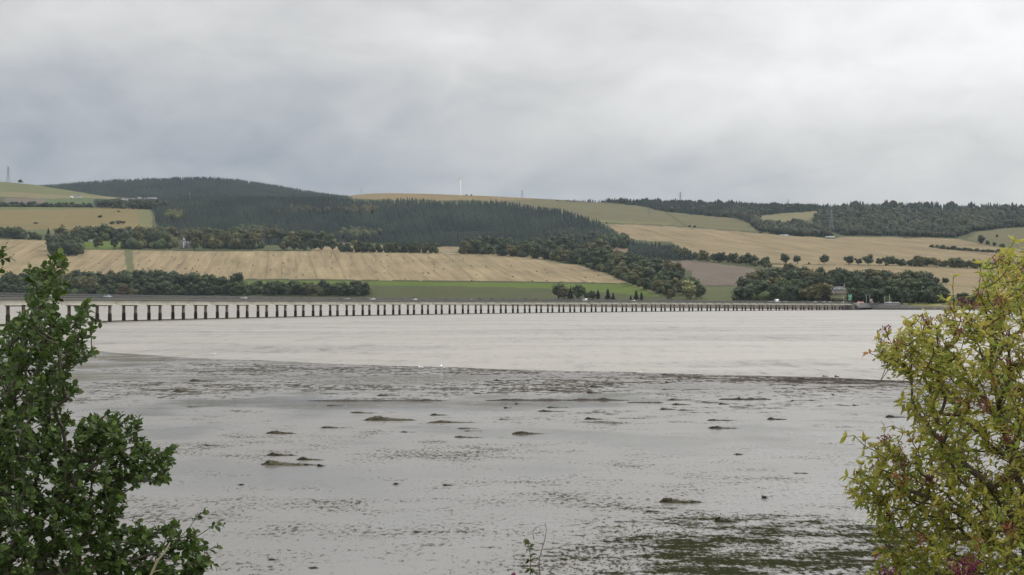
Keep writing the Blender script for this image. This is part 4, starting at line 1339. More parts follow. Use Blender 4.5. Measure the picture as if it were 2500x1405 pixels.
def mid_round(r):
    v, f = ICO2
    d = 1 + 0.34 * (vnoise(v[:, 0] * 2.3 + r.uniform(0, 90), v[:, 1] * 2.3 + v[:, 2] * 1.9 + r.uniform(0, 90), 51) - 0.5) + 0.34 * (r.random(len(v)) - 0.5)
    V = v * d[:, None] * np.array([0.50, 0.50, 0.50]) + np.array([0, 0, 0.46])
    return V, f


BASE_M = [mid_round(fr_) for _ in range(8)]
UNDER = [a for a in UNDER if not hidden_house(a[0], a[1], a[2])]
un = Geo()
P = np.array([place(a[0], a[1], a[4], a[5]) for a in UNDER])
H_ = np.array([a[2] for a in UNDER]) * P[:, 1] / F
scatter(un, P, H_, H_ * fr_.uniform(0.8, 1.25, len(P)), BASE_M, np.array([UC[a[3]] for a in UNDER]) * fr_.uniform(0.7, 1.3, (len(P), 1)))
tag(obj('undergrowth', un, FOR), 'small trees and undergrowth filling the tree belts across the firth', 'undergrowth', None, 'stuff')
# young plantation above the ploughed field
X, Y = fill([(1534, 606), (1560, 605), (1640, 614), (1690, 628), (1692, 638), (1580, 636), (1534, 628)], 5.0, 2.6)
P = grid_pts(X, Y, 2.0, 5.0)
H_ = fr_.uniform(17, 23, len(X)) * P[:, 1] / F
fo = Geo()
scatter(fo, P, H_, H_ * 1.05, BASE_C, spruce_cols(len(X), X, Y) * 1.1)
tag(obj('young_plantation', fo, FOR), 'small conifer plantation above the ploughed field', 'wood', None, 'stuff')
# far forest hill
n_ = 9000
ci = fr_.uniform(40, 960, n_)
li = fr_.uniform(6.95, 8.03, n_)
c_idx = ((ci - gx[0]) / 3.0).astype(int)
r_idx = np.clip(np.searchsorted(GL, li), 0, len(GL) - 1)
P = np.stack([GX[r_idx, c_idx] + fr_.uniform(-3, 3, n_), GZ[r_idx, c_idx] + fr_.uniform(-25, 25, n_), GH[r_idx, c_idx]], -1)
H_ = fr_.uniform(11, 18, n_)
fo = Geo()
pat = vnoise(ci / 50, li * 9, 41)
base = np.stack([0.022 + 0.008 * pat, 0.034 + 0.008 * pat, 0.032 - 0.003 * pat], -1)
scatter(fo, P, H_, H_ * 1.15, BASE_C, base * (0.6 + 0.7 * pat[:, None]) * fr_.uniform(0.8, 1.2, (n_, 1)))
tag(obj('hill_forest', fo, FOR), 'conifer forest covering the rounded far hill on the left', 'forest', None, 'stuff')
# conifers along the dip between the fields and the far hill
X, Y = fill([(400, 497), (470, 486), (640, 484), (830, 487), (860, 492), (850, 500), (640, 506), (470, 506)], 4.6, 2.2)
P = grid_pts(X, Y, 4.8, 6.6)
H_ = fr_.uniform(10, 15, len(X)) * P[:, 1] / F
fo = Geo()
scatter(fo, P, H_, H_, BASE_C, spruce_cols(len(X), X, Y) * 0.9)
tag(obj('crest_forest', fo, FOR), 'dark conifers on the low crest below the far hill', 'forest', None, 'stuff')
# ridge woods on the right
for poly, nm_, lb, mixr, hh in ((FAR1, 'ridge_forest', 'dark conifer wood along the skyline right of centre', 0.12, (10, 15)),
                                (FAR2, 'farm_wood', 'dark wood around the white farm buildings on the right slope', 0.75, (12, 19)),
                                (FAR3, 'slope_wood', 'dark mixed wood covering the right slope up to the skyline', 0.55, (12, 19))):
    X, Y = fill(poly, *((4.2, 2.0) if nm_ == 'ridge_forest' else (6.0, 2.8)))
    P = grid_pts(X, Y, 3.8, 6.6)
    top = Y < np.interp(X, [1300, 2000, 2140, 2900], [515, 522, 518, 530])
    isr = fr_.random(len(X)) < np.where(top, mixr * 0.35, mixr)
    H_ = fr_.uniform(*hh, len(X)) * P[:, 1] / F * (0.62 + 0.76 * vnoise(X / 15, Y / 6, 45))
    if nm_ == 'ridge_forest':
        H_ = H_ * np.interp(X, [1330, 1400, 1500, 1580], [0.30, 0.45, 0.8, 1.0])
    fo = Geo()
    c1 = spruce_cols(len(X), X, Y)
    pat = vnoise(X / 25, Y / 8, 44)
    c2 = np.stack([0.034 + 0.022 * pat, 0.042 + 0.014 * pat, 0.027 + 0.004 * pat], -1) * fr_.uniform(0.8, 1.12, (len(X), 1))
    scatter(fo, P[~isr], H_[~isr], H_[~isr] * (1.6 if nm_ == 'ridge_forest' else 1.15), BASE_C, c1[~isr])
    scatter(fo, P[isr], H_[isr] * 0.9, H_[isr] * 0.95, BASE_R, c2[isr])
    tag(obj(nm_, fo, FOR), lb, 'wood', None, 'stuff')
for x_, y_, h_, lb in ((2060, 512, 19, 'leftmost of the four spiky conifers on the right skyline'), (2068, 512, 19, 'second of the four spiky conifers on the right skyline'),
                       (2075, 512, 17, 'third of the four spiky conifers on the right skyline'), (2080, 512, 20, 'rightmost of the four spiky conifers on the right skyline'),
                       (2113, 511, 13, 'single conifer spike between the two skyline wood crests')):
    tree(x_, y_, h_, 'conifer', 'spruce', lb, None, 1.1, 4.5)

# ------------------------------------------------------------------ buildings
STONEW = mat('stone_wall', (0.25, 0.24, 0.225), 0.9, 0.25, 0.6)
WHITEW = mat('white_render', (0.80, 0.79, 0.76), 0.8, 0.08, 0.5)
SLATE = mat('slate', (0.12, 0.125, 0.135), 0.7, 0.2, 0.8)
GLASS = mat('window_glass', (0.05, 0.06, 0.07), 0.15, 0.2, 1.0)
PALEG = mat('pale_roof', (0.27, 0.285, 0.30), 0.6, 0.15, 0.6)
BRICK = mat('red_brick', (0.30, 0.16, 0.12), 0.9, 0.2, 0.7)


def gable_block(parent, c, w_, d_, h_, rh, wall, roof, win=4, chim=(), rows=1, dormers=0):
    """walls with gables, pitched roof, windows and chimneys; front faces -y"""
    x0, y0, z0 = c
    g1 = Geo()
    prof = [(-d_ / 2, 0), (d_ / 2, 0), (d_ / 2, h_), (0, h_ + rh), (-d_ / 2, h_)]
    A = np.array([(x0 - w_ / 2, y0 + a, z0 + b_) for a, b_ in prof])
    B = np.array([(x0 + w_ / 2, y0 + a, z0 + b_) for a, b_ in prof])
    i = np.arange(5)
    g1.add(np.r_[A, B], [np.stack([i, (i + 1) % 5, 5 + (i + 1) % 5, 5 + i], -1), np.array([[4, 3, 2, 1, 0]]), np.array([[5, 6, 7, 8, 9]])])
    obj('wall', g1, wall, parent)
    g2 = Geo()
    for sg in (-1, 1):
        e0 = np.array([0, sg * (d_ / 2 + 0.35), h_ - 0.2 + 0.05])
        e1 = np.array([0, 0, h_ + rh + 0.12])
        V = []
        for xx in (x0 - w_ / 2 - 0.25, x0 + w_ / 2 + 0.25):
            for e, up in ((e0, 0), (e1, 0), (e1, 0.22), (e0, 0.22)):
                V.append((xx, y0 + e[1], z0 + e[2] + up))
        g2.add(V, np.array([[0, 1, 2, 3], [7, 6, 5, 4], [0, 4, 5, 1], [1, 5, 6, 2], [2, 6, 7, 3], [3, 7, 4, 0]]))
    rf = obj('roof', g2, roof, parent)
    for cx_ in chim:
        g3 = Geo().box((x0 + cx_ * w_ / 2, y0, z0 + h_ + rh + 0.7), 0.65, 0.5, 1.3)
        for q_ in (-0.28, 0.28):
            g3.lathe([(0.16, 0), (0.13, 0.6)], 8, (x0 + cx_ * w_ / 2 + q_, y0, z0 + h_ + rh + 2.0))
        obj('chimney', g3, wall, rf)
    for r_ in range(rows):
        for k in range(win):
            wx_ = x0 + (-0.5 + (k + 0.5) / win) * w_ * 0.9
            wz = z0 + (r_ + 0.5) * h_ / rows
            fr2 = Geo()
            hw, hh = 0.55, min(0.85, h_ / rows * 0.32)
            for sx in (-1, 1):
                fr2.box((wx_ + sx * (hw + 0.05), y0 - d_ / 2 - 0.02, wz), 0.07, 0.08, hh + 0.1)
            for sz in (-1, 1):
                fr2.box((wx_, y0 - d_ / 2 - 0.02, wz + sz * (hh + 0.05)), hw, 0.08, 0.07)
            fo_ = obj('window', fr2, WHITEW, parent)
            obj('pane', Geo().box((wx_, y0 - d_ / 2 - 0.01, wz), hw, 0.03, hh), GLASS, fo_)
    for k in range(dormers):
        wx_ = x0 + (-0.5 + (k + 0.5) / dormers) * w_ * 0.85
        dz = z0 + h_ + rh * 0.30
        dg = Geo()
        dg.box((wx_, y0 - d_ * 0.34, dz + 0.5), 0.8, 1.0, 0.75)
        dm = obj('dormer', dg, WHITEW, rf)
        obj('pane', Geo().box((wx_, y0 - d_ * 0.34 - 1.02, dz + 0.55), 0.5, 0.03, 0.5), GLASS, dm)
    return rf


p = place(449, 607)
mz = p.copy()
mz[2] -= 0.3
sc_m = p[1] / F
mh = thing('mansion', 'tall grey stone mansion with turrets and chimneys among parkland trees', 'mansion', tuple(mz), R(-6))
gable_block(mh, (-3.6 * sc_m * 1.0, 0, 0), 14 * sc_m, 12, 15 * sc_m, 5 * sc_m, STONEW, SLATE, 4, (-0.95, 0.0), 3)
gable_block(mh, (10 * sc_m, 3, 0), 13 * sc_m, 10, 12 * sc_m, 5 * sc_m, mat('grey_stone', (0.18, 0.175, 0.17), 0.9, 0.25, 0.6), SLATE, 3, (-0.3, 0.9), 2)
tw = Geo().box((2.2 * sc_m, -6.5, 9 * sc_m), 3.6 * sc_m, 2.5, 9 * sc_m)
twr = obj('tower', tw, STONEW, mh)
trf = Geo()
c = np.array([2.2 * sc_m, -6.5, 18 * sc_m])
a, b_ = 3.9 * sc_m, 2.8
trf.add([c + (-a, -b_, 0), c + (a, -b_, 0), c + (a, b_, 0), c + (-a, b_, 0), c + (-a * .3, 0, 7 * sc_m), c + (a * .3, 0, 7 * sc_m)], [np.array([[0, 1, 5, 4], [2, 3, 4, 5], [3, 2, 1, 0]]), np.array([[1, 2, 5], [3, 0, 4]])])
obj('tower_roof', trf, PALEG, twr)
for zz in (3, 8, 13):
    wn = Geo()
    wn.box((2.2 * sc_m, -9.03, zz * sc_m), 1.3 * sc_m, 0.06, 1.7 * sc_m)
    wo = obj('window', wn, WHITEW, twr)
for xx, zz in ((-9.5, 13), (-7.0, 13)):
    tg2 = Geo().lathe([(0.5, -5 * sc_m), (1.15, -3 * sc_m), (1.15, 3 * sc_m)], 12, (xx * sc_m, -5.9, zz * sc_m))
    tt = obj('turret', tg2, STONEW, mh)
    obj('turret_roof', Geo().lathe([(1.4, 0), (0.05, 5 * sc_m)], 12, (xx * sc_m, -5.9, (zz + 3) * sc_m)), SLATE, tt)
cg = Geo()
cg.box((-0.5 * sc_m, 0, 24 * sc_m), 0.9 * sc_m, 0.8, 4 * sc_m)
obj('chimney', cg, STONEW, mh)


def simple_house(name, label, x, y, wpx, hpx, wall, roof, rz=0.0, win=4, chim=(-0.9, 0.9), rows=1, group=None, lmin=0.0, dormers=0, rfrac=0.42):
    p = place(x, y, lmin, 6.9)
    s = p[1] / F
    o = thing(name, label, 'house' if name != 'barn' else 'barn', (p[0], p[1], p[2] - 0.3), rz, group)
    gable_block(o, (0, 0, 0), wpx * s, max(6.0, wpx * s * 0.4), hpx * s * (1 - rfrac), hpx * s * rfrac, wall, roof, win, chim, rows, dormers)
    return o


simple_house('farmhouse', 'long white cottage with a dark roof alone below the left hill', 190, 484, 19, 6, WHITEW, SLATE, R(8), 5, (-0.9,), 1, None, 4.8)
simple_house('barn', 'small white shed beside the long white cottage', 175, 484, 6, 4, WHITEW, WHITEW, R(-15), 1, (), 1, None, 4.8)
hx = [(299, 482, 7, 7, WHITEW, SLATE, 'white house at the left end of the hamlet below the forest hill'), (308, 482, 9, 6, WHITEW, SLATE, 'second white house of the hamlet with a dark roof'),
      (322, 481, 13, 5, BRICK, SLATE, 'brownish red long building of the hamlet'), (340, 480, 9, 6, PALEG, PALEG, 'pale grey gabled house in the middle of the hamlet'),
      (352, 480, 7, 5, mat('grey_render', (0.3, 0.32, 0.33)), SLATE, 'small grey house of the hamlet'), (371, 479, 24, 4, mat('pink_render', (0.45, 0.36, 0.34)), PALEG, 'long low pinkish shed at the right end of the hamlet')]
for x_, y_, w_, h_, wl_, rf_, lb in hx:
    simple_house('village_house', lb, x_, y_ + 8, w_, h_, wl_, rf_, R(random.uniform(-20, 20)), 2, (), 1, None, 5.5)
p = place(2046, 721)
sh = simple_house('stone_house', 'stone house with a slate roof and dormers below the dark wood', 2046, 721, 33, 21, mat('warm_stone', (0.36, 0.30, 0.23), 0.9, 0.25, 0.6), SLATE, R(8), 4, (-0.98, 0.98), 1, None, 0.0, 3, 0.45)
s = p[1] / F
gable_block(sh, (-17 * s, -3.0, 0), 7 * s, 7, 8 * s, 4 * s, mat('warm_stone', (0.36, 0.30, 0.23)), SLATE, 1, (), 1)
simple_house('white_hut', 'small white roofed hut among the parkland trees', 222, 590, 11, 5, WHITEW, PALEG, 0, 2, (), 1)
simple_house('farm_building', 'long low white building at the left of the right hand farm', 1914, 577, 20, 4, WHITEW, PALEG, R(5), 4, (), 1, None, 3.5)
simple_house('farmhouse', 'white gabled farmhouse peeping out of the farm wood', 2001, 575, 5, 7, WHITEW, SLATE, R(75), 2, (0.9,), 1, None, 3.5)
simple_house('farmhouse', 'tiny white house end highest in the farm wood', 2014, 570, 4, 5, WHITEW, WHITEW, R(75), 1, (), 1, None, 3.5)
simple_house('barn', 'long grey roofed barn at the field edge below the farm wood', 2026, 583, 22, 6, mat('grey_render', (0.3, 0.32, 0.33)), PALEG, R(4), 2, (), 1, None, 3.5)
# white wall at the gap in the tree row
p1, p2 = place(1080, 618.5), place(1113, 619.5)
wgm = Geo().bar((0, 0, 0.3), tuple((p2 - p1)), 0.9)
tag(obj('field_wall', wgm, WHITEW, None, False, tuple(p1)), 'low white wall at the gap in the tree row above the stubble', 'wall')

# ------------------------------------------------------------------ wind turbine
p = place(1124.5, 478, 5.0)
s = p[1] / F
WT = mat('turbine_white', (0.82, 0.83, 0.84), 0.5, 0.04, 0.3)
tb = thing('wind_turbine', 'single white wind turbine on the golden hill crest', 'wind turbine', tuple(p))
TH = 41 * s
obj('tower', Geo().lathe([(1.9, -2), (1.75, 0), (1.1, TH)], 16), WT, tb, True)
obj('nacelle', Geo().box((0, -0.8, TH + 0.9), 1.4, 3.4, 1.3), mat('nacelle_grey', (0.35, 0.36, 0.38), 0.5), tb)
obj('hub', Geo().lathe([(0.3, 0), (1.3, 0.8), (1.3, 2.0), (0.4, 3.0)], 10, (0, 0, -1.5)), WT, tb).matrix_local = Matrix.Translation((0, -5.0, TH + 0.9)) @ Matrix.Rotation(R(90), 4, 'X')
for ang in (6, 126, 246):
    bl = Geo()
    Lb = 14 * s
    a = R(ang)
    d = np.array([math.sin(a), 0, math.cos(a)])
    e = np.array([math.cos(a), 0, -math.sin(a)])
    rr = [(0.0, 0.6, 0.5), (0.12, 1.6, 0.45), (0.3, 1.5, 0.35), (0.7, 1.0, 0.22), (1.0, 0.35, 0.08)]
    V = []
    for t, wd, th in rr:
        c0 = np.array([0, -5.6, TH + 0.9]) + d * t * Lb
        V += [c0 - e * wd * 0.35 + (0, -th, 0), c0 + e * wd * 0.9 + (0, -th * .3, 0), c0 + e * wd * 0.9 + (0, th * .3, 0), c0 - e * wd * 0.35 + (0, th, 0)]
    Q = [[4 * k + a2, 4 * k + (a2 + 1) % 4, 4 * k + 4 + (a2 + 1) % 4, 4 * k + 4 + a2] for k in range(4) for a2 in range(4)]
    Q += [[3, 2, 1, 0], [16, 17, 18, 19]]
    bl.add(V, np.array(Q))
    obj('blade', bl, WT, tb)

# ------------------------------------------------------------------ pylons
LAT = mat('lattice_steel', (0.26, 0.28, 0.30), 0.6, 0.1, 0.5, 0.3)


def make_pylon(key):
    o = thing('pylon', '', 'pylon')
    gg = Geo()
    hw = lambda z: 0.085 * (1 - z) ** 1.4 + 0.016
    zs = np.array([0, .16, .30, .42, .52, .60, .68, .76, .84, .92, 1.0])
    r = 0.0030
    cn = [(-1, -1), (1, -1), (1, 1), (-1, 1)]
    for a, b_ in zip(zs[:-1], zs[1:]):
        for k in range(4):
            c0, c1 = cn[k], cn[(k + 1) % 4]
            A0, A1 = np.array([c0[0] * hw(a), c0[1] * hw(a), a]), np.array([c1[0] * hw(a), c1[1] * hw(a), a])
            B0, B1 = np.array([c0[0] * hw(b_), c0[1] * hw(b_), b_]), np.array([c1[0] * hw(b_), c1[1] * hw(b_), b_])
            gg.bar(A0, B0, r * 1.3)
            gg.bar(A0, B1, r * 0.7)
            gg.bar(A1, B0, r * 0.7)
            gg.bar(B0, B1, r * 0.7)
    obj('tower_frame', gg, LAT, o)
    for z, L_ in ((0.64, 0.15), (0.78, 0.18), (0.92, 0.13)):
        ag = Geo()
        for sg in (-1, 1):
            for yy in (-1, 1):
                ag.bar((0, yy * hw(z), z), (sg * L_, 0, z + 0.01), r * 0.9)
                ag.bar((0, yy * hw(z), z + 0.05), (sg * L_, 0, z + 0.01), r * 0.7)
            ag.bar((sg * L_, 0, z + 0.01), (sg * L_, 0, z - 0.04), r * 0.9)
        obj('cross_arm', ag, LAT, o)
    return o


pyl = dup_new(make_pylon)
for x_, y_, h_, lb, lm in ((20, 442, 39, 'pylon on the bare hill crest at the far left', 5.0), (463, 481, 20, 'faint pylon in front of the far forest hill', 5.0), (882, 474, 15, 'small pylon at the left end of the golden crest', 5.0),
                           (1275, 485, 21, 'pylon on the crest right of the wind turbine', 5.0), (1661, 497, 32, 'tall pylon above the skyline wood right of centre', 5.0), (1583, 533, 27, 'faint pylon on the hill pasture below the skyline', 4.0),
                           (1924, 510, 24, 'pylon just above the skyline trees left of the farm wood', 5.0), (2030, 566, 53, 'tall lattice pylon in front of the farm wood', 3.6), (2219, 527, 26, 'pylon half hidden in the wood on the right slope', 4.0)):
    p = place(x_, y_, lm, 6.9)
    pyl('p', tuple(p), R(random.uniform(-30, 30)), lb, 'pylons of the power line', h_ * p[1] / F)

# ------------------------------------------------------------------ vehicles
TYRE = mat('tyre', (0.02, 0.02, 0.02), 0.9)
CGL = mat('car_glass', (0.025, 0.03, 0.035), 0.08, 0.1)
LAMP = mat('headlight', (0.75, 0.75, 0.72), 0.2, 0.05)
PAINT = {'white': (0.80, 0.81, 0.82), 'silver': (0.50, 0.53, 0.55), 'grey': (0.25, 0.27, 0.29), 'dark': (0.055, 0.06, 0.075), 'blue': (0.36, 0.47, 0.53), 'red': (0.35, 0.06, 0.05)}


def make_car(key):
    kind, colr = key
    o = thing('van' if kind != 'car' else 'car', '', 'van' if kind != 'car' else 'car')
    pm = mat('paint_' + colr, PAINT[colr], 0.25, 0.05, 1.0, 0.1, coat=0.6)
    if kind == 'car':
        L_, hw, body = 4.3, 0.86, [(-2.1, .28), (-2.15, .62), (-2.05, .86), (-1.0, .95), (1.75, .98), (2.1, .92), (2.15, .6), (2.08, .28)]
        cab = [(-1.05, .94), (-.35, 1.42), (1.05, 1.46), (1.9, .97)]
    elif kind == 'van':
        L_, hw, body = 5.2, 0.98, [(-2.55, .3), (-2.6, .75), (-2.45, 1.05), (-1.75, 1.2), (2.55, 1.2), (2.6, .35)]
        cab = [(-1.8, 1.19), (-1.15, 2.05), (2.45, 2.15), (2.55, 1.19)]
    else:
        L_, hw, body = 6.6, 1.05, [(-3.2, .4), (-3.25, 1.1), (-3.1, 1.5), (-2.5, 1.55), (3.25, 1.0), (3.25, .5)]
        cab = [(-3.0, 1.45), (-2.6, 2.3), (-1.7, 2.35), (-1.68, 1.05), (-1.6, 1.05), (-1.6, 3.0), (3.25, 3.0), (3.25, 1.0)]
    bg_ = Geo().prism(body, -hw, hw)
    c2 = np.array(cab)
    A = np.c_[c2[:, 0], np.full(len(c2), -hw * 0.98), c2[:, 1]]
    B = np.c_[c2[:, 0], np.full(len(c2), hw * 0.98), c2[:, 1]]
    if kind != 'lorry':
        top = c2[:, 1] > c2[:, 1].min() + 0.2
        A[top, 1] *= 0.84
        B[top, 1] *= 0.84
    n = len(c2)
    i = np.arange(n)
    bg_.add(np.r_[A, B], [np.stack([i, (i + 1) % n, n + (i + 1) % n, n + i], -1), np.array([list(range(n))[::-1]]), np.array([list(range(n, 2 * n))])])
    obj('body', bg_, pm, o)
    # glazing, a little proud of the cabin
    wg_ = Geo()
    f0, f1 = c2[0], c2[1]
    dxz = (f1 - f0) / np.linalg.norm(f1 - f0)
    nx = np.array([-dxz[1], dxz[0]])
    a, b_ = f0 * 0.86 + f1 * 0.14 + nx * 0.012, f0 * 0.1 + f1 * 0.9 + nx * 0.012
    wg_.add([(a[0], -hw * .8, a[1]), (a[0], hw * .8, a[1]), (b_[0], hw * .72, b_[1]), (b_[0], -hw * .72, b_[1])], np.array([[0, 1, 2, 3]]))
    obj('windscreen', wg_, CGL, o)
    if kind == 'car':
        for sg in (-1, 1):
            sg_ = Geo()
            q4 = [(-.85, 1.02, .945), (-.32, 1.36, .862), (1.0, 1.39, .858), (1.5, 1.02, .945)]
            sg_.add([(x_, sg * hw * (k_ + 0.012), z_) for x_, z_, k_ in q4], np.array([[0, 1, 2, 3]] if sg < 0 else [[3, 2, 1, 0]]))
            obj('side_window', sg_, CGL, o)
        rw = Geo().add([(1.84, -.62, 1.03), (1.2, -.58, 1.40), (1.2, .58, 1.40), (1.84, .62, 1.03)], np.array([[0, 1, 2, 3]]))
        rw.v[-1] += np.array([0.02, 0, 0.015])
        obj('rear_window', rw, CGL, o)
    else:
        for sg in (-1, 1):
            x0 = -1.62 if kind == 'van' else -2.72
            zb = 1.32 if kind == 'van' else 1.62
            sg_ = Geo().box((x0 + 0.55 if kind == 'van' else x0 + .4, sg * hw * 0.94, zb + .22), 0.42, 0.03, 0.26)
            obj('side_window', sg_, CGL, o)
    wr = 0.32 if kind == 'car' else 0.4
    for sx in (-1, 1):
        for sg in (-1, 1):
            wo = obj('wheel', Geo().lathe([(wr * .6, -0.12), (wr, -0.1), (wr, 0.1), (wr * .6, 0.12)], 14), TYRE, o, True)
            wo.matrix_local = Matrix.Translation((sx * L_ * 0.31, sg * (hw - 0.08), wr)) @ Matrix.Rotation(R(90), 4, 'X')
    for sg in (-1, 1):
        obj('headlight', Geo().box((body[1][0] - 0.01 + 0.02, sg * hw * 0.72, body[1][1] + 0.04), 0.05, 0.16, 0.09), LAMP, o)
    return o


veh = dup_new(make_car)


def on_bridge(x, off):
    j = np.interp(x, JX, np.arange(NB))
    i = min(int(j), NB - 2)
    t = j - i
    c = JP[i] * (1 - t) + JP[i + 1] * t + nors[i] * off
    a = math.atan2(dirs[i][1], dirs[i][0])
    return (c[0], c[1], 7.585 + JD[i] * (1 - t) + JD[i + 1] * t), a


GV = 'vehicles crossing the bridge'
for x_, key, off, fl, lb in (
        (117, ('van', 'white'), 1.8, 0, 'white van on the bridge behind the left leafy bush'),
        (250, ('car', 'blue'), 1.8, 1, 'pale blue silver car on the bridge just right of the left bush'),
        (585, ('car', 'silver'), 1.8, 0, 'silver car on the bridge below the shore trees left of centre'),
        (856, ('car', 'grey'), -1.8, 0, 'grey car half hidden by the railing left of the white car'),
        (902, ('car', 'white'), 1.8, 1, 'bright white car on the bridge at the end of the shore trees'),
        (1020, ('car', 'white'), -1.8, 0, 'pale white car on the bridge below the green meadow'),
        (1154, ('car', 'dark'), -1.8, 0, 'dark car on the bridge below the rough bank'),
        (1434, ('van', 'white'), -1.8, 0, 'white van on the bridge below the small tree stand'),
        (1552, ('car', 'silver'), -1.8, 0, 'silver car on the bridge below the three young conifers'),
        (1876, ('car', 'grey'), 1.8, 0, 'grey car just behind the white lorry on the bridge'),
        (1891, ('lorry', 'white'), 1.8, 0, 'white box lorry near the right end of the bridge'),
        (1906, ('car', 'blue'), -1.8, 0, 'pale car just right of the white lorry'),
        (1922, ('car', 'grey'), -1.8, 0, 'grey car second to the right of the white lorry'),
        (1986, ('car', 'white'), 1.8, 1, 'white car on the bridge left of the stone house'),
        (2006, ('car', 'silver'), 1.8, 1, 'silver car on the bridge below the tall conifer'),
        (2030, ('car', 'silver'), -1.8, 0, 'silver car on the bridge in front of the stone house'),
        (2053, ('car', 'white'), 1.8, 1, 'white car just left of the green road sign')):
    loc, a = on_bridge(x_, off)
    veh(key, loc, a + (math.pi if fl else 0.0), lb, GV)


def road_at(x):
    xs_ = CX + rp[:, 0] / rp[:, 1] * F
    j = np.interp(x, xs_, np.arange(len(rp)))
    i = min(int(j), len(rp) - 2)
    t = j - i
    return rp[i] * (1 - t) + rp[i + 1] * t, zr[i] * (1 - t) + zr[i + 1] * t, math.atan2(*(td[i][::-1]))


for x_, key, off, lb in ((2164, ('car', 'white'), 2.0, 'white car at the left of the row on the causeway'), (2169, ('van', 'white'), -2.0, 'white van behind the row of cars on the causeway'),
                         (2174, ('car', 'white'), 2.0, 'second white car in the row on the causeway'), (2182, ('car', 'silver'), 2.0, 'silver car in the row on the causeway'),
                         (2190, ('car', 'white'), 2.0, 'last white car in the row on the causeway'), (2134, ('car', 'white'), -2.0, 'small white car beside the salmon board'), (2240, ('car', 'silver'), 2.0, 'lone silver car on the grassy causeway road')):
    c, zz, a = road_at(x_)
    n_v = np.array([math.sin(a), -math.cos(a)])
    veh(key, (*(c + n_v * off), zz), a, lb, 'vehicles on the causeway road')

# ------------------------------------------------------------------ lamp posts, signs, barriers


def make_lamp(key):
    o = thing('street_lamp', '', 'street lamp')
    obj('pole', Geo().tube([(0, 0, -0.5), (0, 0, 1.0), (0, 0, 9.0)], [0.2, 0.16, 0.11], 8), mat('lamp_grey', (0.52, 0.55, 0.56), 0.5, 0.08), o, True)
    obj('arm', Geo().tube([(0, 0, 8.7), (0.5, 0, 9.15), (1.6, 0, 9.3)], [0.08, 0.07, 0.06], 6), mat('lamp_grey', (0.52, 0.55, 0.56)), o, True)
    obj('lamp_head', Geo().box((1.9, 0, 9.28), 0.45, 0.16, 0.09), mat('lamp_shell', (0.42, 0.43, 0.44), 0.4), o)
    return o


lampf = dup_new(make_lamp)
for x_, off, hs, lb in ((2060, 6, 0.85, 'lamp post just left of the green road sign'), (2115, 5.5, 0.95, 'lamp post between the green sign and the salmon board'), (2123.5, -5.5, 1.0, 'lamp post just left of the salmon board'), (2160, 5.5, 0.85, 'shorter lamp post left of the close pair'),
                        (2165.5, -5.5, 1.1, 'left post of the close pair behind the parked cars'), (2171.5, 5.5, 1.05, 'right post of the close pair behind the parked cars'), (2222.5, -5.5, 0.9, 'lamp post beside the young verge trees'), (2234.5, 5.5, 1.0, 'tall lamp post on the grassy end of the causeway'), (2287, 5.5, 1.0, 'lamp post in front of the dark wood near the berry shrub')):
    c, zz, a = road_at(max(x_, 2075))
    if x_ < 2075:
        c = c + np.array([(x_ - 2075) / F * c[1], 0])
        zz = 6.3
    n_v = np.array([math.sin(a), -math.cos(a)])
    c = c + n_v * off
    c[0] = (x_ - CX) / F * c[1]
    lampf('l', (*c, zz - 0.4), a + R(90), lb, 'lamp posts along the causeway', (1, 1, hs))


def board(name, label, x, ytop, ybot, wpx, Z, ground, face, extra=None):
    s = Z / F
    z1, z0 = EYE + (HY - ytop) * s, EYE + (HY - ybot) * s
    X = (x - CX) * s
    o = thing(name, label, 'sign', (X, Z, ground))
    b_ = Geo().box((0, 0, (z0 + z1) / 2 - ground), wpx * s / 2, 0.05, (z1 - z0) / 2)
    pn = obj('panel', b_, face, o)
    rim = Geo()
    hx_, hz, zc = wpx * s / 2, (z1 - z0) / 2, (z0 + z1) / 2 - ground
    for sg in (-1, 1):
        rim.box((sg * (hx_ - 0.06), -0.06, zc), 0.06, 0.008, hz)
        rim.box((0, -0.06, zc + sg * (hz - 0.06)), hx_ - 0.12, 0.008, 0.06)
    obj('border', rim, mat('sign_white', (0.75, 0.77, 0.75), 0.5, 0.05), pn)
    for sg in (-1, 1):
        obj('post', Geo().box((sg * hx_ * 0.55, 0.14, (z1 - ground) / 2 - 0.2), 0.08, 0.08, (z1 - ground) / 2), STEEL, o)
    if extra:
        extra(pn, hx_, zc, hz)
    return o


def green_marks(pn, hx_, zc, hz):
    # pale route diagram: a stem with one branch, and a pale block at the foot
    k = Geo()
    k.bar((-hx_ * .1, -0.062, zc - hz * .55), (hx_ * .1, -0.062, zc + hz * .15), 0.11)
    k.bar((hx_ * .1, -0.066, zc + hz * .15), (hx_ * .55, -0.066, zc + hz * .3), 0.10)
    k.bar((-hx_ * .05, -0.070, zc + hz * .05), (-hx_ * .5, -0.070, zc + hz * .45), 0.08)
    obj('route_diagram', k, mat('sign_white', (0.75, 0.77, 0.75)), pn)
    k = Geo().box((-hx_ * .2, -0.064, zc - hz * .74), hx_ * .55, 0.008, hz * .16)
    obj('pale_block', k, mat('sign_pale', (0.52, 0.62, 0.42), 0.5), pn)


board('road_sign', 'tall green road sign with pale route diagram at the bridge end', 2075.5, 720, 733.5, 8.2, 1850, 5.6, mat('sign_green', (0.045, 0.27, 0.16), 0.45, 0.08), green_marks)
board('notice_board', 'salmon pink board beside the road right of the green sign', 2127, 731, 739.5, 5.2, 1852, 5.9, mat('sign_salmon', (0.55, 0.30, 0.24), 0.6, 0.08))


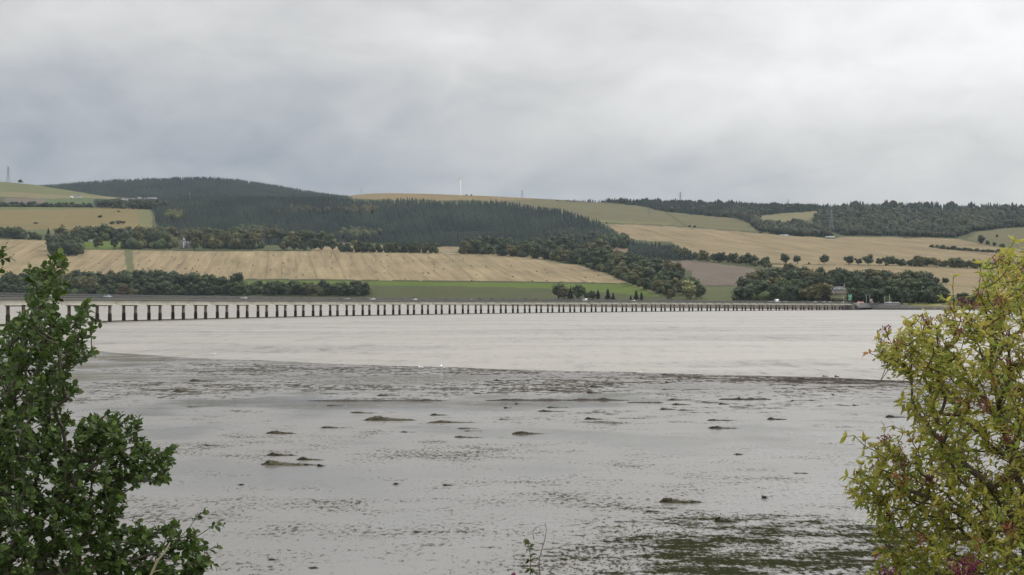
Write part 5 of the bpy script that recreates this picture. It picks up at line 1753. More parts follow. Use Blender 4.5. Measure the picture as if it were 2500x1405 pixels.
def make_barrier(key):
    o = thing('road_barrier', '', 'barrier')
    V = [(-2.0, -.3, 0), (2.0, -.3, 0), (2.0, .3, 0), (-2.0, .3, 0), (-.3, -.1, 1.9), (.3, -.1, 1.9), (.3, .1, 1.9), (-.3, .1, 1.9)]
    obj('panel', Geo().add(V, np.array([[0, 1, 5, 4], [1, 2, 6, 5], [2, 3, 7, 6], [3, 0, 4, 7], [4, 5, 6, 7], [3, 2, 1, 0]])), mat('barrier_red', (0.50, 0.17, 0.12), 0.6, 0.2), o)
    obj('white_band', Geo().box((0, -.26, .5), 1.5, .02, .22), mat('sign_white', (0.75, 0.77, 0.75)), o)
    return o


bar_ = dup_new(make_barrier)
for x_, lb in ((2093, 'red barrier left of the red and white one'), (2098, 'red and white barrier standing on the causeway edge'), (2104, 'red barrier right of the red and white one')):
    c, zz, a = road_at(x_)
    bar_('b', (c[0], c[1] - 3.6, zz), 0.1, lb, 'red barriers on the causeway')

# ------------------------------------------------------------------ straw bales
STRAW = mat('straw', (0.17, 0.13, 0.07), 0.95, 0.3, 2.0)


def make_bale(key):
    o = obj('straw_bale', Geo().lathe([(0.5, -0.62), (0.72, -0.6), (0.75, 0.0), (0.72, 0.6), (0.5, 0.62)], 14), STRAW, None, True)
    tag(o, 'x', 'straw bale')
    return o


proto = None
br_ = np.random.default_rng(3)
cnt = 0
while cnt < 78:
    x_, y_ = br_.uniform(170, 1500), br_.uniform(618, 690)
    if not (inpoly(np.array(x_), np.array(y_), LOWFIELD) or (170 < x_ < 305 and 618 < y_ < 655)):
        continue
    p = place(x_, y_)
    lb = 'round straw bale lying on the long stubble field above the bridge'
    if proto is None:
        proto = make_bale(0)
        o = proto
    else:
        o = proto.copy()
        COL.objects.link(o)
    o['label'], o['group'] = lb, 'straw bales on the stubble field'
    o.location = (p[0], p[1], p[2] + 0.9)
    o.rotation_euler = (R(90), 0, br_.uniform(0, 3.14))
    o.scale = (1.35, 1.35, 1.35)
    cnt += 1

# ------------------------------------------------------------------ seaweed mounds on the mud


def weedmat(name, a, b2):
    m = bpy.data.materials.new(name)
    m.use_nodes = True
    q = NG(m.node_tree)
    b = m.node_tree.nodes['Principled BSDF']
    p = q.node('ShaderNodeNewGeometry').outputs['Position']
    n = q.noise(p, 9.0, 5.0, 0.7)
    n2 = q.noise(p, 2.0, 3.0)
    c = q.mix(q.smooth(n, 0.35, 0.65), tuple(x * 0.5 for x in a), b2)
    c = q.mix(n2, c, a)
    m.node_tree.links.new(c, b.inputs['Base Color'])
    b.inputs['Roughness'].default_value = 0.62
    bp = q.node('ShaderNodeBump', {'Height': n, 'Strength': 0.9, 'Distance': 0.08})
    m.node_tree.links.new(bp.outputs[0], b.inputs['Normal'])
    return m


WEED = {'olive': weedmat('weed_olive', (0.046, 0.038, 0.014), (0.10, 0.080, 0.028)), 'dark': weedmat('weed_dark', (0.024, 0.021, 0.013), (0.056, 0.047, 0.024)),
        'green': weedmat('weed_green', (0.042, 0.039, 0.013), (0.105, 0.092, 0.026)), 'brown': weedmat('weed_brown', (0.036, 0.028, 0.018), (0.075, 0.054, 0.027))}
wr_ = np.random.default_rng(17)


def mound(x0, x1, yb, hpx, tone, label, group=None, bumps=1, name='seaweed_mound'):
    Z = EYE * F / (yb - HY)
    s = Z / F
    L_ = (x1 - x0) * s
    D_ = min(max(0.30 * L_, 0.25), 1.7) if bumps == 1 else 0.9
    h = max(0.82 * hpx * s - D_ * (yb - HY) / F * 0.75, 0.04)
    nx_, ny_ = max(26, 16 * bumps), 11
    t = np.linspace(0, 1, nx_)
    u = np.linspace(-1, 1, ny_)
    T, U = np.meshgrid(t, u)
    env = np.clip(np.sin(np.pi * np.clip(T, 0.001, 0.999)) ** 0.55, 0, 1)
    if bumps == 1:
        pk = wr_.uniform(0.12, 0.35)
        prof = np.exp(-((T - pk) / 0.15) ** 2) * 0.42 + 0.62 * np.clip((1.02 - T) / 0.8, 0, 1) ** 0.6
    else:
        prof = 0.62 + 0 * T
        h = max(h, 0.085)
        for k in range(bumps):
            prof = prof + np.exp(-((T - wr_.uniform(0.05, 0.95)) / 0.035) ** 2) * wr_.uniform(0.15, 0.5)
    wid = np.where(T < 0.7, 1.0, 1.0 - (T - 0.7) * 2.4) * (0.75 + 0.5 * vnoise(T * 9 + x0, T * 0, 61))
    fall = np.clip(1 - U ** 4, 0, 1) ** 0.6
    Zh = h * (prof * (0.7 + 0.6 * vnoise(T * 14 + x0, U * 2 + yb, 62)) + 0.18 * vnoise(T * 30 + x0, U * 5, 63)) * fall * np.minimum(env * 1.6, 1)
    X = (T - 0.5) * L_ + 0.10 * (vnoise(T * 20 + yb, U * 4, 64) - 0.5)
    Y = U * D_ / 2 * wid * env + 0.2 * D_ * (vnoise(T * 5 + x0, T * 0, 65) - 0.5)
    gg = Geo()
    V = np.stack([X, Y, Zh - 0.02], -1).reshape(-1, 3)
    i = np.arange(ny_ - 1)[:, None] * nx_ + np.arange(nx_ - 1)[None]
    gg.add(V, np.stack([i, i + 1, i + nx_ + 1, i + nx_], -1).reshape(-1, 4))
    # loose fronds lying over it
    n = int(30 + 14 * L_)
    for _ in range(n):
        a, bq = wr_.integers(0, nx_), wr_.integers(1, ny_ - 1)
        c = np.array([X[bq, a], Y[bq, a], Zh[bq, a]])
        d = np.array([1.6 * wr_.normal(), wr_.normal(), 0.04 * wr_.normal()])
        d = d / np.linalg.norm(d) * wr_.uniform(0.03, 0.10)
        e = np.array([-d[1], d[0], 0]) * 0.3
        gg.add([c - d - e, c - d + e, c + d + e + (0, 0, .006), c + d - e + (0, 0, .006)], np.array([[0, 1, 2, 3]]))
    o = obj(name, gg, WEED[tone], None, True, (((x0 + x1) / 2 - CX) * s, Z + D_ * 0.4, 0.055))
    return tag(o, label, 'seaweed' if name == 'seaweed_mound' else 'rock', group)


SM = 'small dark weed patch scattered on the wet mud near the water edge'
GM = 'small dark weed patches'
for a in [
    (886, 1021, 1031, 15, 'green', 'largest low olive seaweed mound, in the middle of the mudflat'),
    (1041, 1168, 1037, 10, 'olive', 'seaweed mound with a rounded head and long thin tail right of the largest mound'),
    (632, 776, 1141, 15, 'green', 'long olive seaweed mound nearest the left bush, lowest of its cluster'),
    (650, 724, 1117, 10, 'olive', 'upper left seaweed mound of the three near the left bush'),
    (723, 787, 1128, 10, 'olive', 'right hand seaweed mound of the three near the left bush'),
    (648, 722, 1062, 9, 'olive', 'dark seaweed wedge alone above the left cluster of three'),
    (782, 849, 1049, 6, 'dark', 'flat dark seaweed strip between the wedge and the largest mound'),
    (1250, 1332, 1064, 10, 'olive', 'two layered seaweed mound in the middle right of the mudflat'),
    (1108, 1179, 1073, 8, 'olive', 'flat olive seaweed bar below the two thin strips'),
    (1115, 1173, 1051, 5, 'dark', 'upper one of two thin seaweed strips below the long tailed mound'),
    (1128, 1190, 1057, 4, 'dark', 'lower one of two thin seaweed strips below the long tailed mound'),
    (974, 1019, 1060, 5, 'dark', 'short reddish dark weed bar below the largest mound'),
    (1050, 1094, 1017, 5, 'dark', 'short dark weed bar above the long tailed mound'),
    (852, 920, 1012, 6, 'olive', 'double seaweed bar just above the largest mound'),
    (1213, 1294, 1029, 5, 'dark', 'thin dark weed bar right of the long tailed mound'),
    (1311, 1390, 1009, 7, 'dark', 'lower thick bar of the stacked pair right of centre'),
    (1332, 1393, 999, 5, 'dark', 'upper thin bar of the stacked pair right of centre'),
    (1427, 1473, 1027, 6, 'dark', 'short thick dark bar right of the stacked pair'),
    (1727, 1804, 1031, 7, 'dark', 'upper dark bar of the two on the right of the mudflat'),
    (1728, 1807, 1050, 8, 'dark', 'lower dark bar of the two on the right of the mudflat'),
    (1874, 1922, 1028, 7, 'dark', 'dark seaweed hump with a tail right of the two bars'),
    (2160, 2222, 1023, 8, 'dark', 'dark seaweed hump beside the berry shrub'),
    (1612, 1654, 1003, 5, 'dark', 'left one of two end to end thin bars right of centre'),
    (1655, 1700, 1005, 4, 'dark', 'right one of two end to end thin bars right of centre'),
    (1640, 1688, 991, 5, 'olive', 'olive bar above the two end to end bars'),
    (1626, 1702, 980, 5, 'dark', 'thin humped bar left of the spiky weed heap'),
    (1755, 1781, 990, 5, 'brown', 'small brown hump under the spiky weed heap'),
    (794, 858, 994, 4, 'dark', 'thin dark strip below the long left weed line'),
    (917, 980, 970, 6, 'olive', 'seaweed bar just above the long left weed line'),
    (459, 533, 934, 7, 'brown', 'brown olive seaweed bar on the far left of the mud'),
    (419, 484, 959, 7, 'olive', 'seaweed hump with a flat tail on the far left of the mud'),
    (1610, 1722, 1233, 17, 'green', 'bright olive seaweed mound alone on the lower right mud'),
    (1746, 1806, 1282, 17, 'green', 'rounded dark green seaweed heap on the weed bed'),
    (1229, 1252, 1000, 5, 'dark', 'little dark hump left of the stacked pair'),
]:
    mound(*a)
mound(744, 1098, 982, 6, 'brown', 'long low line of seaweed left of centre across the mud', None, 7)
mound(1179, 1541, 981, 7, 'brown', 'long low line of seaweed right of centre across the mud', None, 8)
mound(1530, 1622, 987, 4, 'brown', 'short end piece continuing the long right weed line', None, 3)
mound(1755, 1887, 979, 8, 'dark', 'spiky weed heap with a sharp stump on the right of the mud', None, 3)
sp_ = Geo()
Z = EYE * F / (979 - HY)
c = px(1806, 979, Z)
sp_.add([c + (-.10, -.1, 0), c + (.16, -.1, 0), c + (.16, .1, 0), c + (-.10, .1, 0), c + (-.05, 0, .30)], [np.array([[0, 1, 4], [1, 2, 4], [2, 3, 4], [3, 0, 4]]), np.array([[3, 2, 1, 0]])])
tag(obj('stump', sp_, WEED['dark']), 'sharp dark stump sticking up from the spiky weed heap', 'stump')
mound(774, 789, 1142, 6, 'brown', 'red brown stone at the right tip of the long olive mound', None, 1, 'rock')
for a in ((715, 756, 946, 4), (951, 975, 958, 3), (1153, 1203, 965, 4), (1208, 1228, 932, 5), (1199, 1228, 949, 3), (1340, 1387, 957, 4), (1439, 1475, 947, 5), (1431, 1473, 962, 5), (1611, 1650, 917, 3), (1624, 1642, 937, 5), (1655, 1668, 925, 3), (1656, 1668, 934, 3),
          (1614, 1646, 954, 3), (2030, 2047, 969, 5), (1951, 1980, 928, 3), (1934, 1956, 945, 3), (2038, 2050, 922, 4), (2008, 2022, 921, 3), (1819, 1846, 994, 3), (2082, 2098, 993, 4), (450, 495, 997, 3), (1700, 1733, 955, 3), (1930, 1950, 982, 3), (1975, 2000, 981, 3), (1590, 1625, 934, 2),
          (1257, 1268, 989, 3), (830, 850, 905, 2), (745, 760, 918, 2)):
    mound(*a, 'dark', SM, GM)
for a in ((495, 532, 1092, 4), (1080, 1108, 1191, 4), (655, 680, 1377, 8), (758, 773, 1397, 8), (1012, 1024, 1307, 6), (1796, 1812, 1114, 3), (1940, 1966, 1162, 3), (375, 382, 1189, 4), (584, 592, 1190, 3), (962, 972, 1187, 3), (1500, 1560, 1282, 5), (1578, 1608, 1256, 4), (1960, 1975, 1162, 3), (1862, 1872, 1220, 4)):
    mound(*a, 'dark', 'single dark clod of weed lying on the smooth near mud', 'dark clods on the near mud')
# loose weed fragments over the near weed bed
lw = Geo()
for _ in range(2600):
    a = wr_.uniform(0, 6.28)
    r_ = wr_.uniform(0, 1) ** 0.6
    X0, Y0 = 6 + 6.0 * r_ * math.cos(a), 45 + 7 * r_ * math.sin(a)
    if vnoise(np.array(X0 * 0.55 + 40), np.array(Y0 * 0.6), 71) < 0.5:
        continue
    L_ = wr_.uniform(0.015, 0.06)
    nseg = 7
    ang = np.arange(nseg) / nseg * 6.283
    rr = L_ * wr_.uniform(0.5, 1.2, nseg)
    V = np.r_[np.stack([X0 + np.cos(ang) * rr * 1.4, Y0 + np.sin(ang) * rr, np.full(nseg, 0.05)], -1), [[X0, Y0, 0.07 + 0.45 * L_]]]
    i = np.arange(nseg)
    lw.add(V, np.stack([i, (i + 1) % nseg, np.full(nseg, nseg)], -1))
tag(obj('weed_litter', lw, WEED['green']), 'low green weed covering the mud at the lower right', 'weed', None, 'stuff')

# ------------------------------------------------------------------ gulls
GW = mat('gull_white', (0.82, 0.82, 0.80), 0.7, 0.05)
GB = mat('gull_grey', (0.40, 0.42, 0.45), 0.7, 0.08)


def make_gull(key):
    o = thing('gull', '', 'gull')
    prof = [(-.30, .235, .004), (-.24, .24, .03), (-.12, .245, .065), (0, .24, .085), (.09, .255, .075), (.15, .30, .045), (.18, .345, .036), (.215, .365, .042), (.25, .36, .028), (.268, .352, .012), (.32, .342, .004)]
    g1 = Geo().tube([(x_, 0, z_) for x_, z_, _ in prof], [r_ for *_, r_ in prof], 10)
    for sg in (-1, 1):
        g1.tube([(0.0, sg * .03, .2), (0.01, sg * .035, .09), (0.0, sg * .035, -.02)], [.014, .007, .007], 5)
    obj('body', g1, GW, o, True)
    for sg in (-1, 1):
        v = [(.07, sg * .075, .28), (-.05, sg * .092, .285), (-.2, sg * .06, .25), (-.36, sg * .02, .25), (-.18, sg * .075, .205), (0, sg * .09, .215)]
        V = v + [(a, b_ + sg * 0.012, c_) for a, b_, c_ in v]
        w_ = Geo().add(V, [np.array([[0, 1, 2, 3, 4, 5], [11, 10, 9, 8, 7, 6]]), np.array([[k, (k + 1) % 6, 6 + (k + 1) % 6, 6 + k] for k in range(6)])])
        obj('wing', w_, GB, o)
    return o


gull = dup_new(make_gull)
for x_, y_, rz, lb in ((521, 873, 0.3, 'white gull standing at the water edge on the far left'), (1027, 907, 2.8, 'white gull on the mud left of its neighbour'), (1077, 904, 1.4, 'upright white gull on the mud near the water line'), (1564, 921, -0.4, 'white gull alone on the mud right of centre')):
    Z = EYE * F / (y_ - HY)
    gull('g', ((x_ - CX) / F * Z, Z, 0.05), rz, lb, 'gulls on the mud', 1.15)
# one gull flying under the bridge
p = px(255, 752, 596)
fl = thing('gull', 'white gull flying beneath the bridge beside a column', 'gull', tuple(p), 0.6, None, 1.6)
obj('body', Geo().tube([(-.3, 0, 0), (-.15, 0, .01), (0, 0, 0), (.15, 0, .01), (.24, 0, .02), (.3, 0, .01)], [.01, .06, .08, .06, .045, .01], 8), GW, fl, True)
for sg in (-1, 1):
    v = [(.1, 0, .02), (.12, sg * .3, .2), (.0, sg * .65, .10), (-.05, sg * .35, .16), (-.1, 0, .02)]
    obj('wing', Geo().add(v + [(a, b_, c_ - .02) for a, b_, c_ in v], [np.array([[0, 1, 2, 3, 4], [9, 8, 7, 6, 5]]), np.array([[k, (k + 1) % 5, 5 + (k + 1) % 5, 5 + k] for k in range(5)])]), GW, fl)

# ------------------------------------------------------------------ foreground shrubs
sh_rng = np.random.default_rng(77)


def leaf_template(n=4, wmax=0.33, fold=0.10, curl=0.12, peak=0.45):
    """leaf blade of unit length along +x, folded along its midrib, tip curling down"""
    V, Fq = [], []
    ts = np.linspace(0, 1, n + 2)
    for t in ts:
        wd = wmax * math.sin(math.pi * min(1, t ** (math.log(.5) / math.log(peak)))) ** 0.8 if 0 < t < 1 else 0.012
        z = -curl * t * t
        V += [(t, -wd, z + fold * wd / max(wmax, 1e-6)), (t, 0, z), (t, wd, z + fold * wd / max(wmax, 1e-6))]
    for k in range(n + 1):
        b_ = 3 * k
        Fq += [(b_, b_ + 3, b_ + 4, b_ + 1), (b_ + 1, b_ + 4, b_ + 5, b_ + 2)]
    return np.array(V), np.array(Fq)


def add_leaves(geo, P, D, N, size, cols, tmpl):
    """P base points, D directions, N approximate normals"""
    P, D, N = np.asarray(P), np.asarray(D), np.asarray(N)
    D = D / np.linalg.norm(D, axis=1)[:, None]
    S_ = np.cross(N, D)
    S_ /= np.linalg.norm(S_, axis=1)[:, None] + 1e-9
    U = np.cross(D, S_)
    V, Fq = tmpl
    out_ = P[:, None] + size[:, None, None] * (V[None, :, 0:1] * D[:, None] + V[None, :, 1:2] * S_[:, None] + V[None, :, 2:3] * U[:, None])
    Fi = Fq[None] + (np.arange(len(P)) * len(V))[:, None, None]
    geo.add(out_.reshape(-1, 3), Fi.reshape(-1, 4), np.repeat(cols, len(V), 0))


class Skeleton:
    def __init__(self, root):
        self.p, self.par, self.path = [np.array(root, float)], [-1], [0.0]
        self.tips = []

    def chain(self, start, pts):
        cur = start
        for q_ in pts:
            self.p.append(np.array(q_, float))
            self.par.append(cur)
            self.path.append(self.path[cur] + np.linalg.norm(self.p[-1] - self.p[cur]))
            cur = len(self.p) - 1
        return cur

    def grow(self, targets, bias=0.35, bow=0.10, r=None, nmid=3):
        order = np.argsort(np.linalg.norm(targets - self.p[0], axis=1))
        for t in targets[order]:
            A = np.array(self.p)
            d = np.linalg.norm(A - t, axis=1)
            # branch from below and from the trunk side
            cost = d + bias * np.array(self.path) + 0.25 * np.maximum(A[:, 2] - t[2], 0)
            k = int(np.argmin(cost))
            a = self.p[k]
            L_ = np.linalg.norm(t - a)
            if L_ < 0.03:
                continue
            mids = []
            off = r.normal(size=3) * bow * 0.5 * L_ + np.array([0, 0, -bow * L_])
            for s in np.linspace(0, 1, nmid + 2)[1:]:
                mids.append(a * (1 - s) + t * s + off * 4 * s * (1 - s) * 0.5)
            self.tips.append(self.chain(k, mids))

    def mesh(self, r0=0.0022, expo=0.42, sides=5, rmax=0.05):
        n = len(self.p)
        cnt = np.zeros(n)
        for t in self.tips:
            cnt[t] += 1
        for k in range(n - 1, 0, -1):
            cnt[self.par[k]] += max(cnt[k], 0.3)
        rad = np.minimum(r0 * np.maximum(cnt, 0.6) ** expo, rmax)
        gg = Geo()
        A = np.array(self.p)
        P0, P1 = A[[self.par[k] for k in range(1, n)]], A[1:]
        R1 = rad[1:]
        R0 = np.minimum(rad[[self.par[k] for k in range(1, n)]], R1 * 1.5)
        d = P1 - P0
        d /= np.linalg.norm(d, axis=1)[:, None] + 1e-9
        ref = np.where(np.abs(d[:, 2:3]) < 0.9, [[0, 0, 1.0]], [[1.0, 0, 0]])
        u = np.cross(d, ref)
        u /= np.linalg.norm(u, axis=1)[:, None]
        v = np.cross(d, u)
        a = np.arange(sides) / sides * 6.2832
        ring = np.cos(a)[None, :, None] * u[:, None] + np.sin(a)[None, :, None] * v[:, None]
        V = np.concatenate([P0[:, None] + ring * R0[:, None, None], P1[:, None] + ring * R1[:, None, None]], 1)
        j = np.arange(sides)
        q_ = np.stack([j, (j + 1) % sides, sides + (j + 1) % sides, sides + j], -1)
        Fi = q_[None] + (np.arange(n - 1) * 2 * sides)[:, None, None]
        gg.add(V.reshape(-1, 3), Fi.reshape(-1, 4))
        return gg


def sample_poly(P, n, r):
    P = np.array(P, float)
    out_ = []
    while len(out_) < n:
        x, y = r.uniform(P[:, 0].min(), P[:, 0].max()), r.uniform(P[:, 1].min(), P[:, 1].max())
        if inpoly(np.array(x), np.array(y), P):
            out_.append((x, y))
    return np.array(out_)


def twig_dirs(sk):
    A = np.array(sk.p)
    T = np.array(sk.tips)
    P1 = A[T]
    P0 = A[[sk.par[k] for k in T]]
    d = P1 - P0
    return P0, P1, d / (np.linalg.norm(d, axis=1)[:, None] + 1e-9)


# --- left bush with rounded dark green leaves
OUTL = [(-330, 800), (-160, 760), (-60, 765), (0, 800), (35, 775), (62, 745), (75, 700), (60, 660), (72, 640), (100, 660), (112, 640), (135, 626), (152, 618), (160, 650), (163, 690), (158, 722), (130, 745), (150, 770), (178, 780), (205, 735), (222, 740), (228, 770), (240, 790), (200, 830), (230, 855), (205, 880), (170, 905), (190, 945), (185, 985),
        (160, 1005), (190, 1035), (225, 1015), (300, 1005), (325, 1010), (352, 1030), (345, 1060), (375, 1095), (428, 1095), (415, 1140), (405, 1180), (360, 1172), (322, 1178), (290, 1200), (312, 1230), (285, 1265), (310, 1290), (345, 1290), (400, 1290), (430, 1275), (455, 1320), (480, 1290), (500, 1320), (480, 1350), (510, 1370), (495, 1400), (470, 1420), (300, 1440), (-330, 1440)]
pt = sample_poly(OUTL, 3000, sh_rng)
dep = 10.6 + np.clip(sh_rng.normal(size=len(pt)), -1.8, 1.8) * np.clip((420 - pt[:, 0]) / 420, 0.25, 1.0) * 0.8
tg3 = np.array([px(a, b_, d) for (a, b_), d in zip(pt, dep)])
root = np.array([px(-60, 742, 10.8)[0], 10.8, float(bank_z(-3, 10.8)) - 0.1])
sk = Skeleton(root)


def limb(pts, start=0, d0=10.7):
    return sk.chain(start, [px(a, b_, d0 + dd) for a, b_, dd in pts])


l1 = limb([(-50, 1350, 0.1), (-30, 1200, 0.0), (10, 1060, -0.1), (35, 930, 0), (60, 830, 0), (85, 740, 0), (105, 690, 0), (118, 650, 0)])
l2 = limb([(-90, 1350, 0.2), (-120, 1150, 0.3), (-100, 950, 0.3), (-60, 780, 0.2), (-30, 660, 0.2), (-5, 615, 0.1)])
l3 = limb([(0, 1380, -0.1), (90, 1280, -0.3), (180, 1180, -0.3), (260, 1110, -0.2), (330, 1090, -0.1), (390, 1110, 0)])
l4 = limb([(20, 1410, -0.3), (150, 1400, -0.4), (280, 1380, -0.3), (380, 1350, -0.2), (440, 1320, -0.1)])
l5 = limb([(-180, 1380, 0.3), (-260, 1200, 0.4), (-280, 1000, 0.4), (-260, 800, 0.4)])
sk.grow(tg3, 0.30, 0.10, sh_rng)
# sprays that stand out of the outline
for pts in ([(440, 1320, 0), (462, 1290, 0), (480, 1262, 0), (500, 1248, 0)], [(480, 1300, .1), (520, 1285, .1), (545, 1282, .1)], [(470, 1340, .1), (505, 1345, .1), (530, 1335, .1)], [(400, 1350, 0), (415, 1310, 0), (425, 1275, 0)], [(480, 1370, 0.1), (515, 1372, .1), (528, 1385, .1)],
            [(118, 650, 0), (135, 635, 0), (148, 622, 0)], [(105, 690, 0), (135, 680, 0), (160, 655, 0)], [(85, 740, 0), (80, 690, 0), (70, 648, 0)], [(-5, 615, 0.1), (15, 600, .1)], [(-30, 660, .2), (-8, 640, .2), (12, 612, .2)], [(-60, 780, .2), (-25, 690, .2), (5, 655, .2)], [(-30, 660, .2), (-15, 620, .2), (-8, 590, .2)], [(-30, 660, .2), (10, 632, .2), (28, 630, .2)], [(60, 830, 0), (150, 800, .1), (195, 770, .1), (212, 738, .1)], [(195, 770, .1), (225, 775, .1), (248, 790, .1)], [(150, 850, 0), (205, 862, 0), (232, 858, 0)],
            [(390, 1110, 0), (410, 1100, 0), (428, 1097, 0)], [(390, 1110, 0), (410, 1125, 0), (420, 1128, 0)], [(330, 1090, 0), (335, 1050, 0), (340, 1020, 0)], [(260, 1110, 0), (285, 1050, 0), (295, 1010, 0)], [(300, 1290, 0), (330, 1275, 0), (338, 1277, 0)]):
    P3 = [px(a, b_, 10.5 + d) for a, b_, d in pts]
    A = np.array(sk.p)
    k = int(np.argmin(np.linalg.norm(A - P3[0], axis=1)))
    sk.tips.append(sk.chain(k, P3[1:] if np.linalg.norm(A[k] - P3[0]) < 0.1 else P3))
bush = thing('leafy_bush', 'tall dark green rounded leaved bush at the opposite end of the view from the berries', 'bush')
TW1 = mat('twig_grey', (0.085, 0.072, 0.055), 0.85, 0.25, 6.0)
obj('branches', sk.mesh(0.0020, 0.42, 5, 0.03), TW1, bush, True)
P0, P1, d = twig_dirs(sk)
LP, LD_, LN, LS, LC_ = [], [], [], [], []
for k in range(len(P0)):
    dirn = d[k]
    nl = sh_rng.integers(7, 11)
    Lt = min(np.linalg.norm(P1[k] - P0[k]) + 0.03, 0.2)
    high = P1[k][2]
    for j in range(nl):
        t = j / (nl - 1)
        base = P1[k] - dirn * Lt * (1 - t)
        ang = j * 2.4 + sh_rng.uniform(-.4, .4)
        u = np.cross(dirn, (0, 0, 1.0))
        u /= np.linalg.norm(u) + 1e-9
        v = np.cross(dirn, u)
        dd = dirn * (0.45 + 0.7 * t) + (math.cos(ang) * u + math.sin(ang) * v) * 0.95 + np.array([0, 0, 0.05]) + sh_rng.normal(size=3) * 0.25
        LP.append(base)
        LD_.append(dd)
        LN.append(np.array([0, -0.25, 1.0]) + sh_rng.normal(size=3) * 0.55)
        LS.append(sh_rng.uniform(0.024, 0.054) * (0.75 if t > 0.9 else 1.0))
        young = (0.5 if t > 0.7 else 0.15) * sh_rng.random() + (0.25 if sh_rng.random() < 0.06 else 0)
        LC_.append(np.array([0.046, 0.080, 0.020]) * (1 - young) + np.array([0.18, 0.26, 0.05]) * young)
lf = Geo()
add_leaves(lf, LP, LD_, LN, np.array(LS), np.array(LC_) * sh_rng.uniform(0.7, 1.3, (len(LP), 1)), leaf_template(4, 0.34, 0.11, 0.22, 0.55))
obj('leaves', lf, leafmat('alder_leaf', (0, 0, 0), (0, 0, 0), 0.5, 0.34, True, 0.22), bush)
print('left leaves', len(LP))
# a bleached bare stem in front of it
st = thing('dry_stem', 'bleached bare stem leaning in front of the left bush', 'stem', tuple(px(340, 1470, 9.9)))
o0 = px(340, 1470, 9.9)
obj('stalk', Geo().tube(np.array([px(a, b_, 9.9) - o0 for a, b_ in ((340, 1470), (368, 1405), (384, 1370), (405, 1345), (415, 1325))]), [0.009, 0.008, 0.007, 0.006, 0.003], 6), mat('dry_stalk', (0.36, 0.30, 0.20), 0.8, 0.2, 5.0), st, True)
obj('twig', Geo().tube(np.array([px(a, b_, 9.9) - o0 for a, b_ in ((370, 1402), (380, 1395), (394, 1392))]), [0.004, 0.003, 0.002], 5), mat('dry_stalk', (0.36, 0.30, 0.20)), st, True)

# --- right shrub: yellow green leaf whorls and dark red berry heads
OUTR = [(2860, 560), (2700, 560), (2560, 570), (2500, 588), (2470, 596), (2450, 612), (2440, 640), (2415, 640), (2392, 650), (2388, 690), (2378, 715), (2345, 725), (2310, 735), (2330, 760), (2300, 775), (2240, 768), (2205, 790), (2220, 812), (2165, 818), (2140, 830), (2135, 860), (2160, 890), (2200, 905), (2225, 930), (2228, 960), (2190, 975), (2195, 1005), (2235, 1020), (2225, 1050),
        (2170, 1075), (2130, 1090), (2095, 1120), (2080, 1165), (2075, 1200), (2095, 1225), (2115, 1255), (2140, 1290), (2150, 1340), (2140, 1380), (2110, 1420), (2860, 1440)]
pt = sample_poly(OUTR, 2700, sh_rng)
dep = 11.2 + np.clip(sh_rng.normal(size=len(pt)), -1.8, 1.8) * np.clip((pt[:, 0] - 2060) / 420, 0.25, 1.0) * 0.8
tg3 = np.array([px(a, b_, d_) for (a, b_), d_ in zip(pt, dep)])
root = np.array([px(2560, 742, 11.4)[0], 11.4, float(bank_z(3, 11.4)) - 0.1])
sk = Skeleton(root)
limb([(2540, 1360, 0.0), (2510, 1240, 0.0), (2470, 1120, 0), (2440, 1000, 0), (2420, 880, 0), (2425, 780, 0), (2440, 690, 0)], 0, 11.2)
limb([(2520, 1400, -.1), (2440, 1330, -.2), (2350, 1260, -.2), (2270, 1215, -.2), (2190, 1190, -.1), (2130, 1185, -.1)], 0, 11.2)
limb([(2500, 1300, -.2), (2420, 1190, -.3), (2340, 1120, -.3), (2280, 1060, -.2), (2240, 980, -.2)], 0, 11.2)
limb([(2590, 1350, .2), (2640, 1150, .4), (2650, 950, .4), (2620, 760, .3), (2600, 640, .3)], 0, 11.2)
limb([(2560, 1300, .3), (2480, 1100, .4), (2390, 960, .4), (2300, 870, .3), (2230, 830, .2)], 0, 11.2)
sk.grow(tg3, 0.22, 0.13, sh_rng, 4)
for pts in ([(2180, 1140, 0), (2140, 1103, 0), (2112, 1090, 0), (2085, 1064, 0), (2066, 1066, 0)], [(2112, 1103, 0), (2113, 1075, 0)], [(2230, 830, .2), (2170, 840, .1), (2145, 826, .1)], [(2170, 870, .1), (2140, 870, .1), (2122, 862, .1)], [(2330, 745, 0), (2326, 700, 0), (2328, 676, 0)], [(2330, 745, 0), (2315, 738, 0), (2300, 730, 0)],
            [(2150, 1185, 0), (2100, 1175, 0), (2068, 1165, 0)], [(2150, 1210, 0), (2100, 1205, 0), (2066, 1196, 0)], [(2150, 930, 0), (2168, 905, 0), (2155, 880, 0)], [(2270, 790, 0), (2230, 770, 0), (2215, 780, 0)], [(2440, 640, 0), (2465, 610, 0), (2475, 590, 0)], [(2400, 700, 0), (2395, 665, 0), (2392, 645, 0)],
            [(2200, 1055, 0), (2180, 1040, 0), (2160, 1045, 0)]):
    P3 = [px(a, b_, 11.0 + d_) for a, b_, d_ in pts]
    A = np.array(sk.p)
    k = int(np.argmin(np.linalg.norm(A - P3[0], axis=1)))
    sk.tips.append(sk.chain(k, P3[1:] if np.linalg.norm(A[k] - P3[0]) < 0.1 else P3))
shr = thing('berry_shrub', 'yellow green shrub with dark red berry heads standing before the end of the bridge', 'shrub')
obj('branches', sk.mesh(0.0021, 0.42, 5, 0.026), mat('twig_brown', (0.11, 0.088, 0.058), 0.85, 0.3, 6.0), shr, True)
P0, P1, d = twig_dirs(sk)
LP, LD_, LN, LS, LC_ = [], [], [], [], []
bpos = []
